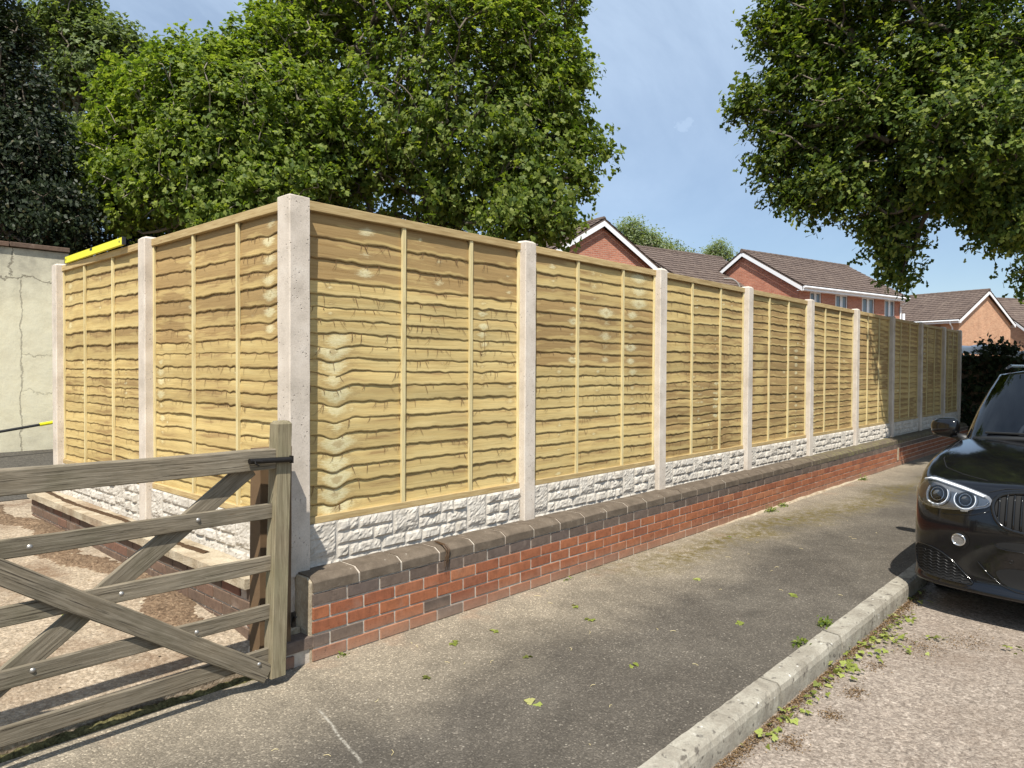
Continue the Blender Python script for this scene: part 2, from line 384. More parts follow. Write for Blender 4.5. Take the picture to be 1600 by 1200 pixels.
# ---- ground materials (object coordinates are u along the wall, v across it)
def uvsep(t):
    tc = t.n('TexCoord'); sp = t.n('SeparateXYZ'); t.l(tc.outputs['Object'], sp.inputs[0]); return tc.outputs['Object'], sp.outputs['X'], sp.outputs['Y']
def mat_asphalt():
    t = NT('old_asphalt'); P, u, v = uvsep(t)
    vo = t.n('TexVoronoi'); vo.inputs['Scale'].default_value = 135; t.l(P, vo.inputs['Vector'])
    sp = t.n('SeparateColor'); t.l(vo.outputs['Color'], sp.inputs[0])
    vo2 = t.n('TexVoronoi'); vo2.inputs['Scale'].default_value = 52; t.l(P, vo2.inputs['Vector'])
    sp2 = t.n('SeparateColor'); t.l(vo2.outputs['Color'], sp2.inputs[0])
    big = t.noise(P, .9, 6, .6, .3); med = t.noise(P, 5, 6, .65); fine = t.noise(P, 60, 4, .7)
    # distance from wall drives how sandy the surface is
    dv = t.math('ADD', v, t.math('MULTIPLY', t.math('SUBTRACT', big, .5), 1.5))
    sandy = t.ramp(t.math('ADD', dv, 2.0), [(.45, 0.0), (1.0, .32), (1.0, .32)])
    x = t.n('MapRange'); t.l(dv, x.inputs['Value']); x.inputs['From Min'].default_value = -1.15; x.inputs['From Max'].default_value = -.15
    sandy = x.outputs[0]
    base = t.ramp(big, [(.3, (.070, .061, .049)), (.5, (.088, .077, .062)), (.7, (.118, .104, .084))])
    base = t.mix(base, (.29, .245, .18), t.math('MULTIPLY', sandy, .75))
    base = t.mix(base, t.ramp(med, [(.3, .78), (.5, 1.0), (.7, 1.2)]), .8, 'MULTIPLY')
    agg = t.ramp(sp.outputs[0], [(0, .62), (.5, .9), (.8, 1.15), (.95, 1.6), (1, 2.5)])
    base = t.mix(base, agg, .75, 'MULTIPLY')
    big_ag = t.math('MULTIPLY', t.ramp(sp2.outputs[0], [(.93, 0), (.95, 1)]), t.ramp(vo2.outputs['Distance'], [(.18, .55), (.3, 0)]))
    base = t.mix(base, (.42, .38, .31), big_ag)
    # moss streak
    mv = t.math('ABSOLUTE', t.math('ADD', t.math('ADD', v, t.math('MULTIPLY', u, .11)), t.math('MULTIPLY_ADD', t.math('SUBTRACT', big, .5), .9, -.02)))
    ms = t.math('MULTIPLY', t.ramp(mv, [(.04, 1.0), (.36, 0)]), t.ramp(t.math('DIVIDE', u, 10.0), [(.22, 0), (.34, 1.0), (.9, 1.0)]))
    ms = t.math('MULTIPLY', ms, t.ramp(t.noise(P, 11, 6, .75), [(.42, 0), (.56, .9)]))
    base = t.mix(base, t.ramp(fine, [(.3, (.045, .035, .012)), (.6, (.13, .10, .025)), (.8, (.19, .14, .05))]), ms)
    # red-brown washings beside the wall
    rs = t.math('MULTIPLY', t.ramp(t.math('ADD', v, 1.0), [(.5, 0), (.8, .6)]), t.ramp(t.noise(P, 2.4, 4, .6), [(.55, 0), (.72, .6)]))
    base = t.mix(base, (.30, .17, .10), rs)
    # faint chalk scratch
    cu = t.math('ADD', t.math('SUBTRACT', u, t.math('MULTIPLY', v, .273)), .051)
    cl = t.math('ABSOLUTE', t.math('ADD', cu, t.math('MULTIPLY', t.math('SUBTRACT', t.noise(P, 7, 3, .5), .5), .03)))
    ck = t.math('MULTIPLY', t.ramp(cl, [(.003, .55), (.009, 0)]), t.ramp(t.math('ADD', v, 1.5), [(.32, 0), (.36, 1), (.84, 1), (.87, 0)]))
    ck = t.math('MULTIPLY', ck, t.ramp(fine, [(.4, 0), (.55, 1)]))
    base = t.mix(base, (.5, .47, .4), ck)
    t.bump(t.math('ADD', t.math('MULTIPLY', vo.outputs['Distance'], -.8), t.math('MULTIPLY', fine, .8)), .004, .8)
    return t.fin(base, .9, spec=.22)
M['asphalt'] = mat_asphalt()
def mat_agg(name, c0, c1, c2, dirt, sc=95, drt=.5, dark=.4):
    t = NT(name); P, u, v = uvsep(t)
    vo = t.n('TexVoronoi'); vo.inputs['Scale'].default_value = sc
    wv = t.n('VectorMath', operation='MULTIPLY'); wv.inputs[1].default_value = (1.0, 1.0, 1.0); t.l(P, wv.inputs[0]); t.l(wv.outputs[0], vo.inputs['Vector'])
    sp = t.n('SeparateColor'); t.l(vo.outputs['Color'], sp.inputs[0])
    big = t.noise(P, 1.3, 6, .62, .4); med = t.noise(P, 7, 7, .7); fine = t.noise(P, 70, 5, .7)
    lay = t.noise(P, 34, 6, .75, 1.2)
    col = t.ramp(lay, [(.32, c0), (.48, c1), (.64, c2)])
    col = t.mix(col, t.ramp(sp.outputs[0], [(0, .65), (.5, 1.0), (1, 1.4)]), .55, 'MULTIPLY')
    col = t.mix(col, t.ramp(fine, [(.3, .7), (.6, 1.12)]), .7, 'MULTIPLY')
    col = t.mix(col, dirt, t.math('MULTIPLY', t.ramp(big, [(.5, 0), (.66, drt)]), t.ramp(med, [(.36, .3), (.6, 1)])))
    col = t.mix(col, t.ramp(med, [(.3, (.62, .62, .62)), (.55, (1, 1, 1)), (.8, (1.15, 1.13, 1.1))]), dark, 'MULTIPLY')
    t.bump(t.math('ADD', t.math('ADD', lay, t.math('MULTIPLY', fine, .5)), t.math('MULTIPLY', vo.outputs['Distance'], -.5)), .007, .9)
    return t.fin(col, .92, spec=.18)
M['road'] = mat_agg('worn_concrete_road', (.125, .10, .08), (.25, .205, .165), (.40, .34, .28), (.15, .11, .08), 80, .5)
M['drive'] = mat_agg('worn_concrete_drive', (.19, .148, .105), (.33, .265, .19), (.47, .39, .295), (.14, .085, .05), 70, .85)
M['soil'] = mat_agg('soil_and_debris', (.075, .048, .03), (.15, .10, .062), (.27, .195, .125), (.04, .03, .02), 60, .6)
M['moss'] = mat_agg('moss', (.035, .03, .014), (.095, .085, .035), (.19, .17, .075), (.07, .05, .03), 60, .8)
M['yard'] = mat_agg('dark_yard_asphalt', (.045, .04, .034), (.075, .068, .058), (.12, .11, .09), (.05, .04, .03), 60, .5)
def mat_kerb():
    t = NT('kerb_concrete'); v = t.coord('Object', rnd=6.0)
    n = t.noise(v, 6, 7, .68, .4); f = t.noise(v, 90, 4, .7); lic = t.noise(v, 24, 3, .5); spt = t.vor(v, 19); msk = t.noise(v, 3.0, 3, .5)
    col = t.ramp(n, [(.28, (.17, .15, .118)), (.45, (.26, .235, .19)), (.6, (.33, .305, .25)), (.75, (.40, .37, .31))])
    col = t.mix(col, t.ramp(f, [(.3, .72), (.6, 1.1)]), .7, 'MULTIPLY')
    col = t.mix(col, (.07, .06, .05), t.ramp(lic, [(.60, 0), (.68, .75)]))
    col = t.mix(col, (.68, .67, .62), t.math('MULTIPLY', t.ramp(spt, [(.10, .85), (.16, 0)]), t.ramp(msk, [(.5, 0), (.62, 1)])))
    t.bump(t.math('ADD', n, t.math('MULTIPLY', f, .5)), .006, .9); return t.fin(col, .9, spec=.2)
M['kerb'] = mat_kerb()
def mat_ledge():
    t = NT('ledge_concrete'); v = t.coord('Object'); n = t.noise(v, 5, 7, .7); f = t.noise(v, 70, 5, .7); b = t.noise(v, 1.8, 3, .6)
    col = t.ramp(n, [(.3, (.26, .20, .13)), (.5, (.40, .335, .24)), (.7, (.50, .44, .33))])
    col = t.mix(col, (.20, .12, .07), t.ramp(b, [(.52, 0), (.66, .6)])); col = t.mix(col, t.ramp(f, [(.3, .7), (.6, 1.1)]), .7, 'MULTIPLY')
    t.bump(t.math('ADD', n, f), .006); return t.fin(col, .92, spec=.15)
M['ledge'] = mat_ledge()
def mat_render():
    t = NT('old_render'); v = t.coord('Object')
    n = t.noise(v, 1.6, 8, .66, .3); m = t.noise(v, 5, 8, .62, 0.0); f = t.noise(v, 60, 4, .7)
    sp = t.n('SeparateXYZ'); tc = t.n('TexCoord'); t.l(tc.outputs['Object'], sp.inputs[0])
    up = t.ramp(t.math('ADD', t.math('DIVIDE', sp.outputs['Z'], 3.4), t.math('MULTIPLY', t.math('SUBTRACT', n, .5), .35)), [(.0, .35), (.2, 0), (.66, 0), (.84, 1.0)])
    col = t.ramp(m, [(.25, (.66, .58, .38)), (.5, (.76, .69, .475)), (.75, (.80, .74, .53))])
    rx = t.ramp(t.math('ADD', t.math('DIVIDE', sp.outputs['X'], 10), .5), [(.542, 0), (.548, .55), (.60, .5)])
    col = t.mix(col, (.58, .55, .44), t.math('MULTIPLY', rx, t.ramp(n, [(.3, 1.0), (.7, .5)])))
    col = t.mix(col, (.22, .21, .18), t.math('MULTIPLY', up, t.ramp(m, [(.3, .85), (.65, .35)])))
    X_, Z_ = sp.outputs['X'], sp.outputs['Z']
    wa = t.math('MULTIPLY', t.math('SUBTRACT', t.noise(v, 3.5, 7, .7), .5), .42); wb = t.math('MULTIPLY', t.math('SUBTRACT', t.noise(v, 4.5, 7, .72, .3), .5), .16)
    def line(c, wob, w_, lo, hi, q):      # crack along one axis, limited to lo..hi of q
        d = t.math('ABSOLUTE', t.math('ADD', t.math('SUBTRACT', c[0], c[1]), wob))
        m_ = t.math('MULTIPLY', t.math('GREATER_THAN', q, lo), t.math('LESS_THAN', q, hi))
        mr = t.n('MapRange'); mr.inputs['From Min'].default_value = w_*.4; mr.inputs['From Max'].default_value = w_; mr.inputs['To Min'].default_value = 1; mr.inputs['To Max'].default_value = 0
        t.l(d, mr.inputs['Value']); return t.math('MULTIPLY', mr.outputs[0], m_)
    ck = line((Z_, 2.60), wa, .014, -9, 9, X_)
    ck = t.math('MAXIMUM', ck, line((X_, 4.27), wa, .013, 2.62, 3.02, Z_))
    ck = t.math('MAXIMUM', ck, t.math('MULTIPLY', line((X_, 4.37), wb, .010, .2, 2.58, Z_), .75))
    ck = t.math('MAXIMUM', ck, t.math('MULTIPLY', line((Z_, 1.58), wa, .008, 4.37, 9, X_), .6))
    ck = t.math('MAXIMUM', ck, t.math('MULTIPLY', line((Z_, 1.05), wa, .007, 4.37, 9, X_), .45))
    ck = t.math('MAXIMUM', ck, t.math('MULTIPLY', line((X_, .6), wa, .012, .2, 2.6, Z_), .75))
    col = t.mix(col, (.16, .135, .10), t.math('MULTIPLY', ck, .65))
    col = t.mix(col, t.ramp(f, [(.3, .86), (.6, 1.05)]), .6, 'MULTIPLY')
    t.bump(t.math('SUBTRACT', t.math('ADD', m, t.math('MULTIPLY', f, .12)), ck), .012, .7); return t.fin(col, .92, spec=.15)
M['render'] = mat_render()

# ---- house materials
def mat_housebrick(name, c0, c1, mort):
    t = NT(name); v = t.coord('Object'); tc = t.n('TexCoord'); sp = t.n('SeparateXYZ'); t.l(tc.outputs['Object'], sp.inputs[0])
    geo = t.n('NewGeometry'); cb = t.n('CombineXYZ')
    t.l(t.math('ADD', sp.outputs['X'], sp.outputs['Y']), cb.inputs[0]); t.l(sp.outputs['Z'], cb.inputs[1])
    b = t.n('TexBrick'); t.l(cb.outputs[0], b.inputs['Vector'])
    b.inputs['Scale'].default_value = 1.0; b.inputs['Brick Width'].default_value = .225; b.inputs['Row Height'].default_value = .075
    b.inputs['Mortar Size'].default_value = .006; b.inputs['Mortar Smooth'].default_value = .2; b.inputs['Bias'].default_value = 0
    b.inputs['Color1'].default_value = (*c0, 1); b.inputs['Color2'].default_value = (*c1, 1); b.inputs['Mortar'].default_value = (*mort, 1)
    n = t.noise(v, 1.2, 5, .6); f = t.noise(v, 12, 4, .7)
    col = t.mix(b.outputs['Color'], t.ramp(n, [(.3, .82), (.7, 1.15)]), .7, 'MULTIPLY'); col = t.mix(col, t.ramp(f, [(.3, .78), (.7, 1.15)]), .7, 'MULTIPLY')
    t.bump(b.outputs['Fac'], -.006); return t.fin(col, .9, spec=.15)
M['hb_red'] = mat_housebrick('house_red_brick', (.38, .145, .09), (.48, .205, .13), (.50, .37, .30))
M['hb_orange'] = mat_housebrick('house_orange_brick', (.48, .25, .145), (.58, .335, .20), (.52, .38, .28))
def mat_tile():
    t = NT('concrete_roof_tile'); v = t.coord('Object'); n = t.noise(v, 2.0, 6, .65); f = t.noise(v, 16, 4, .7); s_ = t.noise(t.coord('Object', (1, 1, 1)), .7, 3, .5)
    col = t.ramp(n, [(.3, (.085, .062, .052)), (.5, (.12, .088, .072)), (.7, (.155, .118, .095))]); col = t.mix(col, t.ramp(f, [(.3, .7), (.7, 1.25)]), .8, 'MULTIPLY')
    t.bump(f, .01); return t.fin(col, .85, spec=.25)
M['tile'] = mat_tile()
M['white'] = plain('white_upvc', (.78, .79, .80), .4, var=.04)
M['pane'] = plain('window_glass', (.10, .125, .15), .06, spec=.8, var=.3, sc=2)
M['curtain'] = plain('net_curtain', (.62, .64, .64), .8, var=.15, sc=7)
M['lampgrey'] = plain('lamp_grey', (.26, .25, .23), .5, var=.08)

# ---- foliage
def mat_leaf(name, stops, trans=.42, gloss=.55, tcol=None):
    t = NT(name); a = t.attr('rnd')
    col = t.ramp(a, stops); t.l(col, t.b.inputs['Base Color']); t.b.inputs['Roughness'].default_value = gloss; t.b.inputs['Specular IOR Level'].default_value = .22
    tr = t.n('BsdfTranslucent'); tc_ = t.mix(col, tcol or (1.9, 2.0, .7), 1.0, 'MULTIPLY'); t.l(tc_, tr.inputs['Color'])
    mx = t.n('MixShader'); mx.inputs[0].default_value = trans; t.l(t.b.outputs[0], mx.inputs[1]); t.l(tr.outputs[0], mx.inputs[2]); t.l(mx.outputs[0], t.o.inputs['Surface'])
    return t.m
M['leaf_syc'] = mat_leaf('sycamore_leaf', [(0, (.050, .085, .016)), (.4, (.10, .142, .024)), (.75, (.165, .208, .040)), (1, (.26, .29, .085))])
M['leaf_syc2'] = mat_leaf('sycamore_leaf_bright', [(0, (.058, .098, .018)), (.4, (.115, .162, .028)), (.75, (.18, .228, .042)), (1, (.27, .31, .085))])
M['leaf_oak'] = mat_leaf('oak_leaf', [(0, (.026, .048, .010)), (.4, (.058, .092, .016)), (.75, (.125, .165, .028)), (1, (.25, .28, .065))], .34)
M['leaf_dark'] = mat_leaf('evergreen_leaf', [(0, (.010, .016, .008)), (.5, (.017, .027, .011)), (.9, (.028, .04, .014)), (1, (.06, .055, .022))], .1, .5)
M['leaf_pale'] = mat_leaf('pale_leaf', [(0, (.085, .12, .045)), (.5, (.13, .17, .07)), (1, (.19, .23, .10))], .35)
M['leaf_far'] = mat_leaf('far_leaf', [(0, (.13, .17, .085)), (.5, (.18, .22, .11)), (1, (.23, .27, .15))], .35)
M['leaf_ivy'] = mat_leaf('ivy_leaf', [(0, (.012, .02, .008)), (.6, (.022, .035, .012)), (1, (.04, .05, .02))], .1)
M['leaf_fresh'] = mat_leaf('fallen_fresh_leaf', [(0, (.10, .11, .03)), (.4, (.18, .21, .04)), (.8, (.26, .30, .07)), (1, (.34, .33, .13))], .2)
M['leaf_brown'] = mat_leaf('dry_debris', [(0, (.07, .04, .02)), (.5, (.14, .085, .04)), (1, (.24, .16, .08))], .1)
M['wood'] = plain('tree_bark', (.105, .085, .062), .9, var=.35, sc=9, bump=.01)
M['wood_pale'] = plain('tree_bark_pale', (.23, .20, .155), .9, var=.35, sc=9, bump=.01)
RZ = R                     # local x runs along the right-hand fence
RL = R - pi/2              # local x runs along the left-hand fence, towards the corner
# ================================================================== the setting
def sheet(name, pts, z, mat, parent=None, kind='structure', rz=RZ, sub=None):
    me = mesh(name, [(p[0], p[1], z if len(p) < 3 else p[2]) for p in pts], [tuple(range(len(pts)))], mat)
    o = put(name, me, parent, O if parent is None else (0, 0, 0), (0, 0, rz) if parent is None else (0, 0, 0))
    if kind and parent is None: o['kind'] = kind
    return o
sheet('ground', [(-300, -300), (500, -300), (500, 500), (-300, 500)], -.20, M['soil'])
sheet('road', [(-30, -40), (60, -40), (60, -2.06), (-30, -2.06)], -.12, M['road'])
m = MB(); m.box((-30, -2.0, -.19), (40, -.11, 0.0)); o = m.build('pavement', M['asphalt'], None, O, (0, 0, RZ)); o['kind'] = 'structure'
# driveway slab, rising gently towards the outbuilding
def drive_z(v): return float(np.interp(v, [-.03, .3, 1.0, 4.3, 8.1], [.045, .10, .15, .20, .45]))
dv = [-.03, .4, .9, 1.6, 2.4, 3.4, 4.3, 6.0, 8.1]
m = MB()
for a, b in zip(dv[:-1], dv[1:]):
    ue = 3.0 if a >= 4.3 else 0.0
    m.add([(-14, a, drive_z(a)), (ue, a, drive_z(a)), (ue, b, drive_z(b)), (-14, b, drive_z(b))], [(0, 1, 2, 3)])
m.add([(-14, -.03, -.1), (-.0, -.03, -.1), (-.0, -.03, .045), (-14, -.03, .045)], [(0, 1, 2, 3)])
o = m.build('driveway', M['drive'], None, O, (0, 0, RZ)); o['kind'] = 'structure'
sheet('back_yard', [(.05, .05), (40, .05), (40, 60), (-40, 60), (-40, 8.3), (.05, 8.3)], .16, M['soil'])
m = MB(); m.add([(-14, 5.2, drive_z(5.2)+.006), (2.9, 5.0, drive_z(5.0)+.006), (2.9, 8.0, drive_z(8.0)+.006), (-14, 8.0, drive_z(8.0)+.006), (-14, 6.0, drive_z(6)+.006), (2.9, 6.0, drive_z(6)+.006)], [(0, 1, 5, 4), (4, 5, 2, 3)])
o = m.build('yard_surface', M['yard'], None, O, (0, 0, RZ)); o['kind'] = 'structure'
# dirt strip between driveway slab and pavement
def lumpy_strip(name, path, width, h, mat, seed, n=220, kind='stuff', z=0.0, parent=None):
    rg = np.random.default_rng(seed); path = np.array(path, float)
    seg = np.linalg.norm(np.diff(path, axis=0), axis=1); cum = np.concatenate([[0], np.cumsum(seg)])
    s = np.linspace(0, cum[-1], n); px = np.interp(s, cum, path[:, 0]); py = np.interp(s, cum, path[:, 1])
    dx = np.gradient(px); dy = np.gradient(py); ll = np.hypot(dx, dy); nx, ny = -dy/ll, dx/ll
    k = 9; V = []; ph = rg.uniform(0, 6, 6)
    for i in range(n):
        wv = width*(.45 + .38*abs(sin(s[i]*5+ph[0])+.6*sin(s[i]*13+ph[1]))/1.6 + rg.uniform(0, .3))
        sh = width*.25*sin(s[i]*3.1+ph[2])
        for j in range(k):
            t = j/(k-1)*2-1
            zz = h*(1-t*t)*(.35+rg.uniform(0, 1)) - (.01 if abs(t) > .99 else 0)
            V.append((px[i]+nx[i]*(t*wv/2+sh), py[i]+ny[i]*(t*wv/2+sh), z+zz))
    F = [(i*k+j, (i+1)*k+j, (i+1)*k+j+1, i*k+j+1) for i in range(n-1) for j in range(k-1)]
    o = put(name, mesh(name, V, F, mat, True), parent, O, (0, 0, RZ)); o['kind'] = kind
    return o
sheet('drive_gutter', [(-9, -.12), (-.1, -.12), (-.1, -.02), (-9, -.02)], -.012, M['soil'])
o = lumpy_strip('moss_strip', [(-8, -.075), (-.25, -.085)], .085, .022, M['moss'], 3, 420, z=-.006); tagp(o, 'strip of moss and dirt in the joint under the gate', 'moss')
o = lumpy_strip('soil_bank', [(-.36, 7.2), (-.30, 4.0), (-.27, 2.6), (-.24, 1.3), (-.2, .5)], .40, .022, M['soil'], 5, 360, z=-.004); 
for vv in o.data.vertices: vv.co.z += drive_z(vv.co.y)
tagp(o, 'bank of crumbly brown dirt along the foot of the low brown brick wall', 'dirt')

# kerb
kerb = structure('kerb', O, RZ)
def kerb_me(L_, seed):
    rg = random.Random(seed); prof = [(-.118, -.2), (-.118, -.035), (-.110, -.008), (-.094, .006), (-.004, .006), (0, 0), (0, -.2)]
    nx = 26; V = []; F = []
    for i in range(nx):
        x = L_*i/(nx-1); e = 0
        if i in (0, nx-1): e = rg.uniform(.003, .007)
        elif rg.random() < .08: e = rg.uniform(.002, .006)
        for (y, z) in prof:
            jit = rg.uniform(-.0012, .0012)
            yy = y + jit + (e if y < -.1 and z > -.05 else 0); zz = z + (jit if z > -.1 else 0) - (e*.8 if z > -.04 and y < -.05 else 0)
            V.append((x, yy, zz))
    k = len(prof)
    for i in range(nx-1):
        for j in range(k-1): F.append((i*k+j, i*k+j+1, (i+1)*k+j+1, (i+1)*k+j))
    F.append(tuple(range(k))[::-1]); F.append(tuple((nx-1)*k+j for j in range(k)))
    return mesh('kerb_stone', V, F, M['kerb'])
kms = [kerb_me(.905, s) for s in range(4)]
for i in range(-2, 20):
    u0 = .60 + .915*i
    put('kerb_stone', kms[i % 4], kerb, (u0, -1.995-.002*(i % 3), .0015*((i*7) % 3-1)), (0, 0, radians(.12)*((i*5) % 3-1)))
m = MB(); m.box((-30, -2.10, -.25), (-1.2, -2.0, .002)); m.box((19, -2.10, -.25), (40, -2.0, .002)); m.build('far_kerb', M['kerb'], kerb)
m = MB(); m.box((-30, -2.085, -.25), (40, -1.99, -.012)); m.build('kerb_bed', M['soil'], kerb)

# ================================================================== fence
SP = 1.912
posts_u = [2.0 + SP*k for k in range(8)] + [16.93]
def post_me(w_, d_, z0, z1, seed, cap=.016):
    rg = random.Random(seed); V = []; c = .006; nz = 22
    ring = [(0, c), (c, 0), (w_-c, 0), (w_, c), (w_, d_-c), (w_-c, d_), (c, d_), (0, d_-c)]
    for i in range(nz):
        z = z0 + (z1-cap-z0)*i/(nz-1)
        for (x, y) in ring: V.append((x + rg.uniform(-.0012, .0012), y + rg.uniform(-.0012, .0012), z))
    b = len(V); ins = cap*1.3
    for (x, y) in ring: V.append((min(max(x, ins), w_-ins)+rg.uniform(-.001, .001), min(max(y, ins), d_-ins), z1 + rg.uniform(-.002, .002)))
    F = []
    for i in range(nz):
        for j in range(8): F.append((i*8+j, i*8+(j+1) % 8, (i+1)*8+(j+1) % 8, (i+1)*8+j))
    F.append(tuple(nz*8+j for j in range(8))); F.append(tuple(range(8))[::-1])
    return mesh('concrete_post', V, F, M['post'])
o = put('concrete_post', post_me(.13, .13, .44, 2.533, 1, .004), None, O, (0, 0, RZ))
tagp(o, 'thick square concrete fence post at the corner, nearest of all the fence posts', 'fence post', 'concrete fence posts')
lab_r = ['second concrete post along the right fence, first one past the thick corner post',
 'concrete post between the second and third panels right of the corner', 'concrete post between the third and fourth panels right of the corner',
 'concrete post between the fourth and fifth panels right of the corner', 'concrete post between the fifth and sixth panels right of the corner',
 'concrete post where the shade of the oak begins on the fence', 'shaded concrete post just left of the car mirror, second inside the shade',
 'shaded concrete post, second from the far end of the long fence', 'last concrete post at the far shaded end of the long fence']
for k, u in enumerate(posts_u):
    o = put('concrete_post', post_me(.122, .11, .36, 2.548, 10+k), None, W(u-.061, 0), (0, 0, RZ + radians(random.uniform(-.5, .5))))
    tagp(o, lab_r[k], 'fence post', 'concrete fence posts')
posts_v = [2.05, 4.11]
for k, v in enumerate(posts_v):
    o = put('concrete_post', post_me(.122, .11, .36, 2.548 - .0*k, 30+k), None, W(0, v+.061), (0, 0, RL))
    tagp(o, ['concrete post in the middle of the left fence, between its two panels', 'concrete post at the far left end of the left fence, beside the rendered wall'][k], 'fence post', 'concrete fence posts')

PH = 1.83; Z0 = .700
def smooth_noise(rg, n, amp, step):
    k = max(3, int(n/step)+3); return np.interp(np.linspace(0, k-1.001, n), np.arange(k), rg.normal(0, amp, k))
def sm(a, r=2):
    ker = np.ones(2*r+1)/(2*r+1); return np.convolve(np.pad(a, r, mode='edge'), ker, 'valid')
def slat_mesh(L_, h, edge, yb, knots, grp, rg, heart, rough=1.0):
    nx = len(edge); nz = 7; xs = np.linspace(0, L_, nx)
    kn = np.zeros((nx, nz)); yk = np.zeros((nx, nz)); V = []
    ts = np.array([0, .10, .25, .42, .6, .8, 1.0])
    for (kx, kt, kr, ka) in knots:
        d = np.abs((xs[:, None]-kx)/(kr*2.1))**1.25 + (((ts[None, :]-kt)*h)/(kr*.75))**2
        kn += np.exp(-d)*ka; yk -= np.exp(-d*.9)*.0028*min(1, ka)
    cup = rg.uniform(-.003, .004)
    wob = sm(smooth_noise(rg, nx, .0016*rough, 7)); wob2 = sm(smooth_noise(rg, nx, .0016*rough, 9))
    for i in range(nx):
        for j in range(nz):
            t = ts[j]; z = edge[i]*(1-t) + h*t
            y = yb + .0040*t + .010*max(0, (t-.70)/.30)**1.3 - cup*2.2*t*(1-t) + wob[i]*(1-t)*.8 + wob2[i]*4*t*(1-t)*.5 + yk[i, j]
            V.append((xs[i], y, z))
    b = len(V)
    for i in range(nx): V.append((xs[i], yb + .006, edge[i]+.003 + rg.uniform(-.001, .001)))   # back of the lower edge
    b2 = len(V)
    for i in range(nx): V.append((xs[i], yb + .019, h))
    F = []; mi = []
    for i in range(nx-1):
        for j in range(nz-1): F.append((i*nz+j, (i+1)*nz+j, (i+1)*nz+j+1, i*nz+j+1)); mi.append(0)
        F.append((i*nz, b+i, b+i+1, (i+1)*nz)); mi.append(1)
        F.append((b+i, b2+i, b2+i+1, b+i+1)); mi.append(0)
        F.append((i*nz+nz-1, (i+1)*nz+nz-1, b2+i+1, b2+i)); mi.append(0)
    F.append(tuple([0] + list(range(1, nz)) + [b2, b])); mi.append(0)
    e = (nx-1)*nz; F.append(tuple([e, b+nx-1, b2+nx-1] + list(range(e+nz-1, e, -1)))); mi.append(0)
    me = mesh('slat', V, F, [M['slat'], M['bark']], True, mi)
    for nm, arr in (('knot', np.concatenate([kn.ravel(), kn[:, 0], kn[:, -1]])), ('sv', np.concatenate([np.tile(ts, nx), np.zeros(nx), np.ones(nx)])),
                    ('sx', np.concatenate([np.repeat(xs, nz), xs, xs])), ('grp', np.full(len(V), grp)), ('hrt', np.full(len(V), heart))):
        a = me.attributes.new(nm, 'FLOAT', 'POINT'); a.data.foreach_set('value', np.asarray(arr, dtype=np.float32))
    return me
